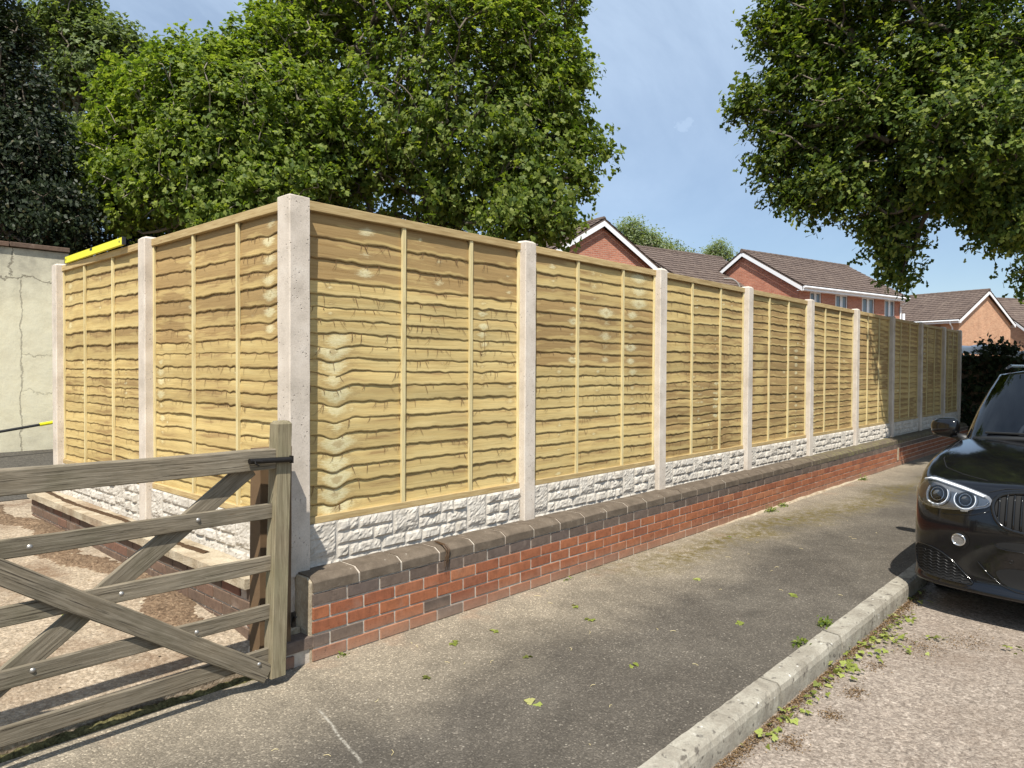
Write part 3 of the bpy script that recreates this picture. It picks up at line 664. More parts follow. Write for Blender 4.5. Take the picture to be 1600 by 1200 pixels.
def fence_panel(loc, rz, L_, seed, groups, label, batt=(.33, .66), fib=1.0, side='right'):
    """groups: list of (n slats, pitch weight, edge waviness, knot list [(x, t, r, a, dip)], heartwood)"""
    rg = np.random.default_rng(seed)
    root = thing('fence_panel', label, 'fence panel', loc, rz, 'wooden overlap fence panels')
    bl = .045
    m = MB(); m.box((0, -.006, PH-.052), (L_, .040, PH), 0, .002); m.build('top_rail', M['rail'], root)
    m = MB(); m.box((0, -.006, 0), (L_, .040, .040), 0, .002); m.build('bottom_rail', M['rail'], root)
    for x in (0.0, L_-.034):
        m = MB(); m.box((x, .002, .041), (x+.034, .019, PH-.053), 0, .002); m.build('stile', M['batten'], root)
    for f in batt:
        x = L_*f - .0135; lean = rg.uniform(-.006, .006); wd = .027
        m = MB(); m.add([(x, .0, .041), (x+wd, .0, .041), (x+wd+lean, .0, PH-.053), (x+lean, .0, PH-.053), (x, .017, .041), (x+wd, .017, .041), (x+wd+lean, .017, PH-.053), (x+lean, .017, PH-.053)],
                   [(0, 1, 2, 3), (1, 5, 6, 2), (4, 0, 3, 7), (3, 2, 6, 7), (5, 4, 7, 6), (0, 4, 5, 1)]); m.build('batten', M['batten'], root)
    for x in (0.0, L_/2-.015, L_-.034):
        m = MB(); m.box((x, .046, 0.0), (x+.034, .062, PH-.002)); m.build('back_batten', M['batten'], root)
    tot = sum(g[0]*g[1] for g in groups); unit = (PH-.052-.02)/tot
    z = .012; nx = 84; gi = 0
    fm = MB()
    for (n, pw, wav, knots, heart) in groups:      # from the bottom up
        gi += 1; base = smooth_noise(rg, nx, wav*.55, 12); base = sm(sm(base, 3), 2); base -= base.mean()
        xs = np.linspace(0, L_, nx); prof = base.copy()
        for (kx, kt, kr, ka, dip) in knots:
            d = (xs-kx); prof -= dip*np.exp(-(d/(kr*1.25))**2); prof += dip*.33*np.exp(-((d-kr*2.4)/(kr*1.7))**2)
        raggy = rg.uniform(.3, 1.0)
        drift = 0
        for k in range(n):
            hh = unit*pw*rg.uniform(.9, 1.1)
            edge = prof*rg.uniform(.8, 1.15) + sm(rg.normal(0, .0050*raggy, nx), 1) + smooth_noise(rg, nx, .0018, 2)
            edge += (xs-L_/2)*rg.normal(0, .0012)
            kk = [(kx+drift+rg.normal(0, .006), kt+rg.normal(0, .06), kr*rg.uniform(.7, 1.15), ka*rg.uniform(.5, 1.15)) for (kx, kt, kr, ka, dip) in knots]
            drift += rg.normal(0, .004)
            if rg.random() < .5: kk.append((rg.uniform(0, L_), rg.uniform(.2, .6), rg.uniform(.006, .016), rg.uniform(.4, .9)))
            lip = .0165 + rg.uniform(-.001, .001)
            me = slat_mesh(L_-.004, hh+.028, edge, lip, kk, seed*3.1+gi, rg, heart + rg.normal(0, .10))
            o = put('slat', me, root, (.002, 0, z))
            # torn bark threads along the lower edge
            nf = int(rg.poisson(20*raggy*fib))
            for q in range(nf):
                i = int(rg.integers(2, nx-2)); x = xs[i]; zz = z+edge[i]; ln = rg.uniform(.008, .048)*(.6+raggy); dx = rg.normal(0, .6)*ln; wd = rg.uniform(.0012, .0030)
                p0 = (x, lip-.0005, zz+.002); p1 = (x+dx*.4, lip-.003-rg.uniform(0, .003), zz-ln*.5); p2 = (x+dx, lip-.002, zz-ln)
                fm.add([(p0[0]-wd, p0[1], p0[2]), (p0[0]+wd, p0[1], p0[2]), (p1[0]+wd*.8, p1[1], p1[2]), (p1[0]-wd*.8, p1[1], p1[2]), (p2[0]+wd*.3, p2[1], p2[2]), (p2[0]-wd*.3, p2[1], p2[2])], [(0, 1, 2, 3), (3, 2, 4, 5)])
            z += hh
    if fm.v:
        o = fm.build('bark_thread', M['fibre'], root); o['kind'] = 'stuff'
    return root
def rand_groups(seed):
    rg = random.Random(seed); gs = []; left = 19
    while left > 0:
        n = min(left, rg.randint(4, 8)); left -= n
        ks = []
        for _ in range(rg.randint(3, 5)): ks.append((rg.uniform(.08, 1.75), rg.uniform(.3, .6), rg.uniform(.012, .028), rg.uniform(.6, 1.0), rg.uniform(0, .012)))
        gs.append((n, rg.uniform(.85, 1.2), rg.uniform(.004, .010), ks, rg.uniform(.15, .85)))
    return gs
# first panel right of the corner: big knots low on its left, wide brown boards at the top
g1 = [(8, .98, .010, [(.21, .48, .058, 1.15, .034), (.70, .4, .014, .35, 0), (1.72, .5, .03, .7, .008)], -.18),
      (4, .84, .003, [(.20, .5, .064, 1.2, .034), (.80, .4, .015, .4, 0), (1.43, .45, .025, .9, .012)], -.22),
      (4, .78, .004, [(.16, .5, .018, .8, .004), (.98, .45, .014, .8, .003), (1.43, .45, .028, 1.0, .010)], -.18),
      (3, 1.28, .005, [(.42, .5, .040, 1.0, .004), (.86, .5, .016, .8, .004), (1.02, .45, .032, .95, .004), (1.70, .45, .03, .9, .004)], .85)]
g2 = [(5, 1.1, .006, [(.38, .45, .022, .9, .002), (.85, .45, .022, .7, .002), (1.4, .45, .02, .6, .002)], .0),
      (5, .95, .006, [(.38, .45, .022, .8, .002), (.9, .45, .025, .9, .004), (1.45, .45, .04, .8, .004)], -.05),
      (5, 1.15, .006, [(.55, .45, .03, 1.0, .006), (1.02, .45, .055, 1.0, .004), (1.42, .5, .05, 1.1, .006), (.62, .3, .03, .8, 0)], .65),
      (3, 1.15, .006, [(.3, .45, .03, .8, .006), (.85, .45, .05, 1.0, .004), (1.55, .5, .07, 1.0, .006)], .1)]
rl = ['wooden panel right of the corner post with big pale knots down its left side', 'second wooden panel right of the corner, with pale streaky knots in its upper half',
 'third wooden panel right of the corner, counting along the lane', 'fourth wooden panel right of the corner, below the gable of the white-eaved brick house',
 'fifth wooden panel right of the corner, below the row of upstairs windows', 'sixth wooden panel right of the corner, last one mostly in sunlight',
 'shaded wooden panel with slanting streaks of light, first one wholly under the oak shade', 'shaded wooden panel above the car mirror, next to last full panel',
 'short shaded wooden panel at the far end of the long fence']
edges_u = [.065] + posts_u
batts = [(.388, .715), (.335, .70), (.34, .68), (.335, .66), (.33, .66), (.34, .67), (.33, .66), (.33, .66), (.35, .66)]
for k in range(9):
    a = edges_u[k] + (.062 if k == 0 else .045); b = edges_u[k+1] - .045
    fence_panel(W(a, .056, Z0), RZ, b-a, 100+k, [g1, g2][k] if k < 2 else rand_groups(40+k), rl[k], batts[k], 1.2 if k < 4 else .6)
gl1 = [(7, 1.05, .007, [(.14, .45, .03, .9, .006), (1.30, .45, .03, .9, .010)], -.1), (5, .9, .007, [(.12, .45, .04, .9, .012), (1.18, .45, .02, .6, .008), (.6, .4, .02, .6, 0)], .0),
       (7, 1.12, .009, [(.62, .45, .028, 1.0, .014), (1.66, .5, .045, 1.0, .014)], .85)]
gl2 = [(7, .85, .006, [(.55, .45, .02, .9, .003), (1.55, .45, .02, .7, .003)], .1), (5, .75, .006, [(.5, .45, .02, .9, .003), (1.5, .45, .02, .9, .006)], .25),
       (7, 1.25, .008, [(.18, .5, .06, .7, .006), (.95, .45, .02, .8, .003)], .05)]
fence_panel(W(.056, 2.05-.045, Z0), RL, 2.05-.045-.125, 201, gl1, 'left-hand wooden panel between the middle post and the thick corner post, behind the gate', (.36, .69), 1.2)
fence_panel(W(.056, 4.11-.045, Z0), RL, 2.06-.09, 202, gl2, 'wooden panel at the far left end of the fence, under the yellow spirit level', (.30, .64), 1.2)

# ---- rock-faced gravel boards
UH = .305/4
STONES = [(0,.20,1,4),(.20,.36,3,4),(.36,.62,3,4),(.20,.47,2,3),(.47,.62,2,3),(.62,.83,2,4),(.20,.29,1,2),(.29,.53,1,2),(.53,.72,1,2),(.72,.86,1,2),(.86,1.02,1,2),
 (.83,1.03,3,4),(1.03,1.14,3,4),(1.14,1.27,3,4),(.83,1.08,2,3),(1.08,1.27,2,3),(1.02,1.16,1,2),(1.16,1.27,1,2),(1.27,1.46,1,4),(1.46,1.64,3,4),(1.64,1.83,3,4),
 (1.46,1.60,2,3),(1.60,1.70,2,3),(1.70,1.83,1,3),(1.46,1.56,1,2),(1.56,1.70,1,2),(0,.17,0,1),(.17,.42,0,1),(.42,.66,0,1),(.66,.92,0,1),(.92,1.13,0,1),(1.13,1.4,0,1),(1.4,1.62,0,1),(1.62,1.83,0,1)]
def stone_me(w_, h_, seed):
    rg = np.random.default_rng(seed); nx = max(7, int(w_/.014)); nz = max(6, int(h_/.011))
    a = rg.uniform(-.6, .6); G = []
    cx = [(rg.uniform(0, w_), rg.uniform(.15*h_, .9*h_), rg.normal(0, .20), rg.normal(.10, .18), rg.uniform(.010, .024)) for _ in range(7)]
    V = []
    for i in range(nx):
        for j in range(nz):
            x = w_*i/(nx-1); z = h_*j/(nz-1); t = z/h_
            e = min(x, w_-x, z*1.2, (h_-z)) / .014
            pl = min((g[4] + (x-g[0])*g[2] + (z-g[1])*g[3]) for g in cx)
            ridge = .018*min(1, t/.22)*(1-.55*t)
            y = (ridge + max(.0, pl)*.95 - .004 + rg.normal(0, .0018))*min(1, max(0, e))**.6
            if i in (0, nx-1) or j in (0, nz-1): y = 0
            V.append((x + (0 if i in (0, nx-1) else rg.normal(0, .001)), -y, z))
    F = [(i*nz+j, (i+1)*nz+j, (i+1)*nz+j+1, i*nz+j+1) for i in range(nx-1) for j in range(nz-1)]
    return mesh('stone', V, F, M['stone'])
smes = [stone_me((b-a)-.008, (d-c)*UH-.007, 500+i) for i, (a, b, c, d) in enumerate(STONES)]
def gravel_board(loc, rz, L_, label):
    root = thing('gravel_board', label, 'gravel board', loc, rz, 'rock-faced concrete gravel boards')
    m = MB(); m.box((0, .0, 0), (L_, .045, .297)); m.build('backing', M['stone'], root)
    sc = L_/1.83
    for me, (a, b, c, d) in zip(smes, STONES):
        put('stone', me, root, ((a+.004)*sc, -.0005, c*UH+.003), scale=(sc, 1, 1))
    return root
gl = ['rock-faced white board under the panel with the big knots', 'rock-faced white board under the second right-hand panel', 'rock-faced white board under the third right-hand panel',
 'rock-faced white board under the fourth right-hand panel', 'rock-faced white board under the fifth right-hand panel', 'rock-faced white board under the sixth right-hand panel',
 'rock-faced board half in shade, left of the car mirror', 'shaded rock-faced board just behind the car mirror', 'shaded rock-faced board at the far end of the fence']
for k in range(9):
    a = edges_u[k] + (.066 if k == 0 else .062); b = edges_u[k+1] - .062
    gravel_board(W(a, .042, .40), RZ, b-a, gl[k])
gravel_board(W(.042, 2.05-.062, .40), RL, 2.05-.062-.13, 'rock-faced white board behind the gate, left of the corner post')
gravel_board(W(.042, 4.11-.062, .40), RL, 2.06-.124, 'rock-faced white board at the far left end above the low brown wall')

# ================================================================== long brick wall
def brick_me(w_, h_, d_, seed, mat, n=3):
    rg = random.Random(seed); c = .0035
    m = MB(); m.box((0, 0, 0), (w_, d_, h_), 0, c)
    V = [(x+rg.uniform(-.0014, .0014), y+rg.uniform(-.0016, .0016), z+rg.uniform(-.0014, .0014)) for x, y, z in m.v]
    return mesh('brick', V, m.f, mat)
BW, BHt = .215, .065
mats3 = ('brick_red', 'brick_grey', 'brick_brown')
BM = {k: [brick_me(BW, BHt, .10, 60+i, M[k]) for i in range(4)] for k in mats3}
BH_ = {k: [brick_me(.1025, BHt, .10, 80+i, M[k]) for i in range(2)] for k in mats3}
wall = thing('brick_wall', 'long low red brick wall with a chamfered brown coping, under the right fence', 'wall', W(.05, -.15), RZ)
LW = 17.0; CH = .075; NC = 5
rg = random.Random(5); pend = []
m = MB(); m.box((.006, .005, -.19), (LW-.004, .175, .374)); m.build('mortar', M['mortar'], wall)
for c in range(NC):
    x = -.0 if c % 2 == 0 else -.1125
    while x < LW-.03:
        w0, xx = BW, x
        if x < 0: xx, w0 = 0.0, .1025
        if xx + w0 > LW: break
        grey = (c == NC-1) or (xx < 1.2 and rg.random() < .22 and c < 3 and xx > .1) or (c == 1 and xx < .2)
        key = 'brick_grey' if grey else 'brick_red'
        me = (BM if w0 == BW else BH_)[key][rg.randrange(4 if w0 == BW else 2)]
        pend.append((xx, c, me)); x += BW+.010
pend.sort(key=lambda p: p[0])
def join_far(lst, name, parent, mat_list):
    V = []; F = []; MI = []; b = 0
    for (loc, me) in lst:
        for v in me.vertices: V.append((v.co.x+loc[0], v.co.y+loc[1], v.co.z+loc[2]))
        for p in me.polygons: F.append(tuple(i+b for i in p.vertices)); MI.append(mat_list.index(me.materials[0]))
        b = len(V)
    o = put(name, mesh(name, V, F, mat_list, False, MI), parent); o['kind'] = 'stuff'; return o
far = []
for i, (xx, c, me) in enumerate(pend):
    loc = (xx, rg.uniform(-.0015, .0015), .003 + c*CH)
    if i < 300: put('brick', me, wall, loc, (0, 0, radians(rg.uniform(-.25, .25))))
    else: far.append((loc, me))
join_far(far, 'brick_mass', wall, [M['brick_red'], M['brick_grey']])
def cop_me(L_, seed, w_=.178):
    rg = random.Random(seed); prof = [(-.004, 0), (-.004, .050), (.0, .056), (.038, .078), (.046, .081), (w_, .084), (w_, 0)]
    V = []; n = 5
    for i in range(n):
        x = L_*i/(n-1)
        for (y, z) in prof: V.append((x, y+rg.uniform(-.0016, .0016), z+rg.uniform(-.0016, .0016)))
    k = len(prof); F = [(i*k+j, i*k+(j+1) % k, (i+1)*k+(j+1) % k, (i+1)*k+j) for i in range(n-1) for j in range(k)]
    F = [f[::-1] for f in F]; F.append(tuple(range(k))); F.append(tuple((n-1)*k+j for j in range(k))[::-1])
    return mesh('coping_brick', V, F, M['coping'])
cms = [cop_me(.290, s) for s in range(5)]; CL = .3045
i = 0
while (i+1)*CL < LW+.02:
    put('coping_brick', cms[i % 5], wall, (i*CL+.002, 0, .378), (0, radians(rg.uniform(-.3, .3)), radians(rg.uniform(-.3, .3)))); i += 1
# pale mortar between the coping bricks
m = MB()
prof = [(.001, -.002), (.001, .047), (.005, .052), (.041, .0735), (.048, .0765), (.172, .079), (.172, -.002)]
for q in range(1, i): m.prism([(y, z+.378) for y, z in prof], 'x', q*CL-.013, q*CL+.003)
m.build('coping_mortar', M['mortar'], wall)
m = MB(); m.prism([(0.01, -.19), (.17, -.19), (.17, .45), (.045, .452), (.01, .43)], 'x', -.012, .005); m.build('end_render', M['ledge'], wall)
# weathered concrete haunch further along its foot
m = MB(); hx = np.linspace(4.4, 9.8, 40)
hv_ = []
for q_, x_ in enumerate(hx):
    k_ = sin(pi*q_/39)**.5; wz_ = .035*k_*(1+.25*sin(x_*7)); hz_ = .018*k_*(1+.3*sin(x_*11+1))
    hv_ += [(x_, -wz_-.002, -.002), (x_, -wz_*.6, hz_*.8), (x_, .006, hz_)]
m.add(hv_, [(3*q_+j, 3*q_+3+j, 3*q_+4+j, 3*q_+1+j) for q_ in range(39) for j in range(2)]); m.build('haunch', M['ledge'], wall)
# air grille slot
m = MB(); m.box((11.2, -.010, .10), (11.27, .0, .31)); m.build('patch', M['ledge'], wall)
# rough footing and the few bricks that stick out below the corner post
ft = thing('post_footing', 'cracked grey concrete and brick footing under the corner post, beside the gate', 'footing', W(-.02, -.09), RZ)
rgn = np.random.default_rng(4)
def rock_block(x0, x1, y0, y1, z0, z1, amp, n=9):
    V = []; F = []
    def face(fn):
        b = len(V)
        for i in range(n):
            for j in range(n): V.append(fn(i/(n-1), j/(n-1)))
        for i in range(n-1):
            for j in range(n-1): F.append((b+i*n+j, b+(i+1)*n+j, b+(i+1)*n+j+1, b+i*n+j+1))
    face(lambda s, t: (x0+(x1-x0)*s, y0, z0+(z1-z0)*t)); face(lambda s, t: (x1, y0+(y1-y0)*s, z0+(z1-z0)*t))
    face(lambda s, t: (x0, y1-(y1-y0)*s, z0+(z1-z0)*t)); face(lambda s, t: (x0+(x1-x0)*s, y0+(y1-y0)*t, z1))
    def hsh(p): return np.array([sin(p[0]*91+p[1]*57+p[2]*43), sin(p[0]*71+p[1]*97+p[2]*63+2), sin(p[0]*53+p[1]*77+p[2]*101+4)])
    V2 = [tuple(np.array(p)+hsh(p)*amp) for p in V]
    return V2, F
V, F = rock_block(.02, .13, .10, .20, -.02, .45, .006); put('render_lump', mesh('render_lump', V, F, M['post']), ft)
V, F = rock_block(-.06, .05, .04, .17, .02, .17, .006); put('render_lump', mesh('render_lump', V, F, M['ledge']), ft)
for (x, z, k) in ((-.135, .078, 'brick_grey'), (-.24, .003, 'brick_grey'), (-.14, .003, 'brick_brown')):
    put('brick', BM[k][1] if k == 'brick_grey' and z > .05 else BH_[k][0], ft, (x, -.055, z))
m = MB(); m.box((-.235, -.045, -.05), (.07, .06, .142)); m.build('mortar', M['mortar'], ft)

# ================================================================== low brown brick wall under the left fence
lw = thing('low_brick_wall', 'low brown brick wall with a sandy concrete ledge, under the left fence behind the gate', 'wall', W(-.13, 4.35), RL)
LL = 4.22
m = MB(); m.box((.006, .008, -.1), (LL-.006, .16, .368)); m.build('mortar', M['mortar'], lw)
for c in range(5):
    x = 0.0 if c % 2 == 0 else -.1125
    while x + .1 < LL:
        w0, xx = BW, x
        if x < 0: xx, w0 = 0.0, .1025
        if xx + w0 > LL: xx = LL-.1025; w0 = .1025
        red = rg.random() < .012
        me = (BM if w0 == BW else BH_)['brick_red' if red else 'brick_brown'][rg.randrange(2)]
        put('brick', me, lw, (xx, rg.uniform(-.002, .002), c*CH), (0, 0, radians(rg.uniform(-.3, .3))))
        x += BW+.010
for c in range(5):   # end face towards the gate
    put('brick', BH_['brick_brown'][c % 2], lw, (LL+.001, .1+.002, c*CH), (0, 0, -pi/2)) if False else None
k = 0; x = 0
for ln in (1.05, 1.1, 1.02, 1.0):
    V, F = rock_block(x+.003, x+ln-.003, -.035, .168, .372, .428, .0012, 14); put('ledge_slab', mesh('ledge_slab', V, F, M['ledge']), lw)
    m = MB(); m.add([(x+.005, -.03, .3735), (x+ln-.005, -.03, .3735), (x+ln-.005, .165, .3735), (x+.005, .165, .3735)], [(0, 3, 2, 1)]); m.build('ledge_underside', M['ledge'], lw); x += ln
o = lumpy_strip('ledge_debris', [(-.06, 4.2), (-.05, 2.3), (-.06, 1.9), (-.04, .9)], .07, .010, M['leaf_brown'], 15, 200, z=.4275)
tagp(o, 'brown leaf crumbs lying on the sandy ledge behind the gate', 'debris')

# ================================================================== gate
gate = thing('field_gate', 'weathered wooden five-bar gate across the driveway, left foreground', 'gate', W(-.222, -.24, 0), RZ)
gate.rotation_euler = (0, 0, RZ + radians(.6))
def board(name, p0, p1, hgt, y0, y1, mat, parent, vertical=False, seed=1):
    """a board from p0 to p1 (x, z) with height hgt; slightly worn edges"""
    rg = random.Random(seed); n = 22; dx, dz = p1[0]-p0[0], p1[1]-p0[1]; L_ = math.hypot(dx, dz)
    V = []; c = .004
    prof = [(y0, -hgt/2+c), (y0, hgt/2-c), (y0+c, hgt/2), (y1-c, hgt/2), (y1, hgt/2-c), (y1, -hgt/2+c), (y1-c, -hgt/2), (y0+c, -hgt/2)]
    for i in range(n):
        sg = 0.0016*sin(i*.9+seed)+rg.uniform(-.0008, .0008)
        for (y, z) in prof: V.append((L_*i/(n-1), y + rg.uniform(-.0006, .0006), z + sg))
    k = 8; F = [(i*k+j, (i+1)*k+j, (i+1)*k+(j+1) % k, i*k+(j+1) % k) for i in range(n-1) for j in range(k)]
    F.append(tuple(range(k))); F.append(tuple((n-1)*k+j for j in range(k))[::-1])
    return put(name, mesh(name, V, F, M[mat]), parent, (p0[0], 0, p0[1]), (0, -atan2(dz, dx), 0))
board('top_rail', (-3.3, 1.155), (-.008, 1.135), .100, -.030, .034, 'gate', gate, seed=2)
for s_, (za, zb, h_) in enumerate(((.905, .876, .076), (.648, .616, .078), (.398, .374, .075), (.178, .155, .077))):
    board('rail', (-3.3, za), (-.008, zb), h_, -.006, .014, 'gate', gate, seed=4+s_)
board('brace', (-2.30, 1.76*0+1.098+.56*0), (-.045, .085), .088, -.029, -.007, 'gate', gate, seed=9) if False else None
def brace(p0, p1, y0, y1, seed): return board('brace', p0, p1, .092, y0, y1, 'gate', gate, seed=seed)
brace((-1.60, 1.098), (-.055, .072), -.030, -.008, 9)
brace((-.12, 1.098), (-1.60, .045), .016, .038, 10)
brace((-1.72, 1.098), (-3.15, .09), .016, .038, 12)
bolts = [(-1.063, .75), (-.731, .492), (-.411, .262), (-.104, .110), (-.391, .885), (-1.05, .392)]
bolts = [(-1.285+.222, .886), (-.953+.222, .627), (-.633+.222, .377), (-.326+.222, .137), (-.613+.222, .885), (-1.272+.222, .392)]
for q, (bx, bz) in enumerate(bolts):
    y = -.031 if q < 4 else -.007
    m = MB(); n = 12
    V = [(0, -.0065, 0)] + [(.0065*cos(2*pi*i/n), -.0052, .0065*sin(2*pi*i/n)) for i in range(n)] + [(.011*cos(2*pi*i/n), 0, .011*sin(2*pi*i/n)) for i in range(n)]
    F = [(0, 1+i, 1+(i+1) % n) for i in range(n)] + [(1+i, 1+n+i, 1+n+(i+1) % n, 1+(i+1) % n) for i in range(n)]
    put('bolt', mesh('bolt', V, F, M['bolt'], True), gate, (bx, y, bz))
# head stile, leaning a little
V = []; rgs = random.Random(3); n = 16
for i in range(n):
    t = i/(n-1); z = .045+t*1.262; lx = .036*t
    for (x, y) in ((-.044, -.034), (-.040, -.038), (.034, -.038), (.038, -.034), (.038, .036), (-.044, .036)):
        V.append((x+lx+rgs.uniform(-.0008, .0008), y+rgs.uniform(-.0008, .0008), z))
k = 6
for (x, y) in ((-.030, -.026), (-.027, -.028), (.022, -.028), (.026, -.026), (.026, .026), (-.030, .026)): V.append((x+.036, y, 1.322))
F = [(i*k+j, i*k+(j+1) % k, (i+1)*k+(j+1) % k, (i+1)*k+j) for i in range(n) for j in range(k)]; F.append(tuple(n*k+j for j in range(k))); F.append(tuple(range(k))[::-1])
put('head_stile', mesh('head_stile', V, F, M['gate_v']), gate)
V2 = [(x-3.30-.02, y, z) for (x, y, z) in V]; put('hanging_stile', mesh('hanging_stile', V2, F, M['gate_v']), gate)
m = MB(); m.tube([(-.165, -.052, 1.138), (.060, -.052, 1.130)], .0140, 14); sl_ = m.build('latch_tube', M['iron'], gate, smooth=False)
m = MB(); m.tube([(-.150, -.072, 1.150), (-.148, -.080, 1.128), (-.13, -.078, 1.118)], .004, 8); m.tube([(-.160, -.075, 1.142), (-.110, -.076, 1.136)], .0035, 8); m.build('latch_chain', M['iron'], sl_)
m = MB(); m.box((.056, -.066, 1.112), (.064, -.038, 1.148)); m.build('end_plate', M['iron'], sl_)
m = MB(); m.tube([(-3.32, -.01, -.1), (-3.32, -.01, 0.05)], .02, 8); m.build('hinge_pin', M['iron'], gate)
gp = thing('gate_post', 'brown wooden slamming post behind the head of the gate', 'post', W(-.262, -.135, .10), RZ)
V = []; rgs = random.Random(8); n = 10
for i in range(n):
    t = i/(n-1)
    for (x, y) in ((0.012, 0), (.195, .012), (.207, .075), (.0, .082)): V.append((x+rgs.uniform(-.001, .001)+.008*t, y+rgs.uniform(-.001, .001), t*1.075))
F = [(i*4+j, i*4+(j+1) % 4, (i+1)*4+(j+1) % 4, (i+1)*4+j) for i in range(n-1) for j in range(4)]+[tuple((n-1)*4+j for j in range(4)), (3, 2, 1, 0)]
put('post_timber', mesh('post_timber', V, F, M['brown_post']), gp)
m = MB(); m.box((.19, -.012, .12), (.212, .0, .20)); m.tube([(.2, -.03, .18), (.2, -.01, .15)], .007, 6); m.build('catch', M['iron'], gp)

# ================================================================== outbuilding wall, level, pole
ob = thing('rendered_wall', 'old cream rendered wall with cracks and a tiled capping, far left behind the fence', 'wall', W(-3.7, 8.0, .2), RZ)
nxx, nzz = 60, 30; V = []; rgn = np.random.default_rng(9); F = []
hf = np.array([[sm(smooth_noise(rgn, nzz, .006, 6), 2) for _ in range(1)][0] for _ in range(nxx)]); hf = np.apply_along_axis(lambda a: sm(a, 3), 0, hf)
for i in range(nxx):
    for j in range(nzz): V.append((-8.0+12.95*i/(nxx-1), hf[i, j], 3.0*j/(nzz-1)))
F = [(i*nzz+j, (i+1)*nzz+j, (i+1)*nzz+j+1, i*nzz+j+1) for i in range(nxx-1) for j in range(nzz-1)]
b = len(V); V += [(-8, .3, 0), (4.95, .3, 0), (4.95, .3, 3.0), (-8, .3, 3.0), (4.95, 0, 0), (4.95, 0, 3.0), (-8, 0, 3.0), (-8, 0, 0)]
F += [(b+1, b, b+3, b+2), (b+4, b+1, b+2, b+5), (b, b+7, b+6, b+3)]
put('render_face', mesh('render_face', V, F, M['render'], True), ob)
for i in range(18):
    x0 = -8.0 + .72*i
    m = MB(); m.box((x0+.004, -.045, 3.002 + .004*(i % 3)), (x0+.714, .33, 3.065+.004*(i % 3)), 0, .006); m.build('capping_tile', M['brick_brown'], ob)
lev = thing('spirit_level', 'yellow spirit level lying on top of the left fence', 'spirit level', W(.050, 3.93, 2.535), RL - radians(1.2))
m = MB(); m.box((0.012, -.012, 0.0), (1.49, .012, .058), 0, .002); m.build('body', M['yellow'], lev)
for x in (0, 1.488):
    m = MB(); m.box((x, -.0135, -.001), (x+.014, .0135, .0595), 0, .001); m.build('end_cap', M['black'], lev)
for x in (.045, 1.43):
    m = MB(); m.tube([(x, -.0128, .030), (x, .0128, .030)], .010, 12); m.build('vial', M['black'], lev)
m = MB(); m.box((.72, -.0132, .036), (.78, .0132, .056)); m.build('vial', M['black'], lev)
pl = thing('long_pole', 'thin black pole with yellow bands leaning low against the rendered wall', 'pole', W(1.6, 7.7, .72), RZ)
m = MB(); m.tube([(0, 0, .22), (-2.2, -.3, -.08), (-4.5, -.55, -.2)], .018, 10); m.build('shaft', M['black'], pl)
for a in (.55, 1.5):
    m = MB(); m.tube([(-a-.0, -.3*a/2.2, .22-.3*a/2.2), (-a-.28, -.3*(a+.28)/2.2, .22-.3*(a+.28)/2.2)], .023, 10); m.build('band', M['yellow'], pl)
# chalky grade stamps on two of the top rails
# ================================================================== end wall with ivy and a white sheet
ew = thing('end_wall', 'shade-toned ivy-grown brick wall closing the lane behind the black car', 'wall', W(17.35, .6, -.12), RL)
m = MB(); m.box((0, 0, 0), (9.0, .22, 2.02)); m.box((-.02, -.03, 2.02), (9.02, .25, 2.09)); m.build('wall_face', M['soil'], ew)  # dark soil colour puts the shade into the brick face
def leaf_shape(kind):
    if kind == 'lobed':      # three kites
        out = []
        for a, l, w_ in ((0, 1.0, .36), (1.0, .74, .30), (-1.0, .74, .30)):
            c, s = cos(a), sin(a)
            out.append([(0, 0, 0), (c*l*.5 - s*w_, s*l*.5 + c*w_, .05), (c*l, s*l, -.10), (c*l*.5 + s*w_, s*l*.5 - c*w_, .05)])
        return np.array(out)
    if kind == 'oak':
        return np.array([[(0, 0, 0), (.42, .20, .05), (.62, 0, .02), (.42, -.20, .05)], [(.45, 0, 0), (.72, .30, .04), (1.0, 0, -.06), (.72, -.30, .04)]])
    return np.array([[(0, 0, 0), (.5, .26, .04), (1.0, 0, -.05), (.5, -.26, .04)]])
def leaves_mesh(name, P, size, kind, mat, rg, up=.5, out=None):
    """P (n,3) leaf bases"""
    sh = leaf_shape(kind); K = len(sh); n = len(P)
    nrm = rg.normal(0, 1, (n, 3)); nrm[:, 2] = np.abs(nrm[:, 2])*1.0 + up
    if out is not None: nrm += out*.8
    nrm /= np.linalg.norm(nrm, axis=1, keepdims=True)
    a = rg.normal(0, 1, (n, 3)); a[:, 2] -= .45
    a -= nrm*np.sum(a*nrm, axis=1, keepdims=True); a /= np.linalg.norm(a, axis=1, keepdims=True)
    b = np.cross(nrm, a); s = size*rg.uniform(.6, 1.2, (n, 1, 1, 1))
    T = sh[None]*s                              # n,K,4,3
    V = P[:, None, None, :] + T[..., 0:1]*a[:, None, None, :] + T[..., 1:2]*b[:, None, None, :] + T[..., 2:3]*nrm[:, None, None, :]
    V = V.reshape(-1, 3); F = np.arange(n*K*4).reshape(-1, 4)
    me = mesh(name, V, F, mat)
    at = me.attributes.new('rnd', 'FLOAT', 'FACE'); at.data.foreach_set('value', np.repeat(rg.uniform(0, 1, n), K).astype(np.float32))
    return me
rgl = np.random.default_rng(77)
P = np.column_stack([rgl.uniform(0, 9, 9000), rgl.uniform(-.22, 0.0, 9000), rgl.uniform(0, 2.15, 9000)])
P = P[(np.sin(P[:, 0]*1.3)+np.sin(P[:, 0]*3.1+1)+np.sin(P[:, 2]*2.2+P[:, 0])) > -1.2]
P[:, 1] -= .12*(np.sin(P[:, 0]*2.3)*np.sin(P[:, 2]*3)+1)
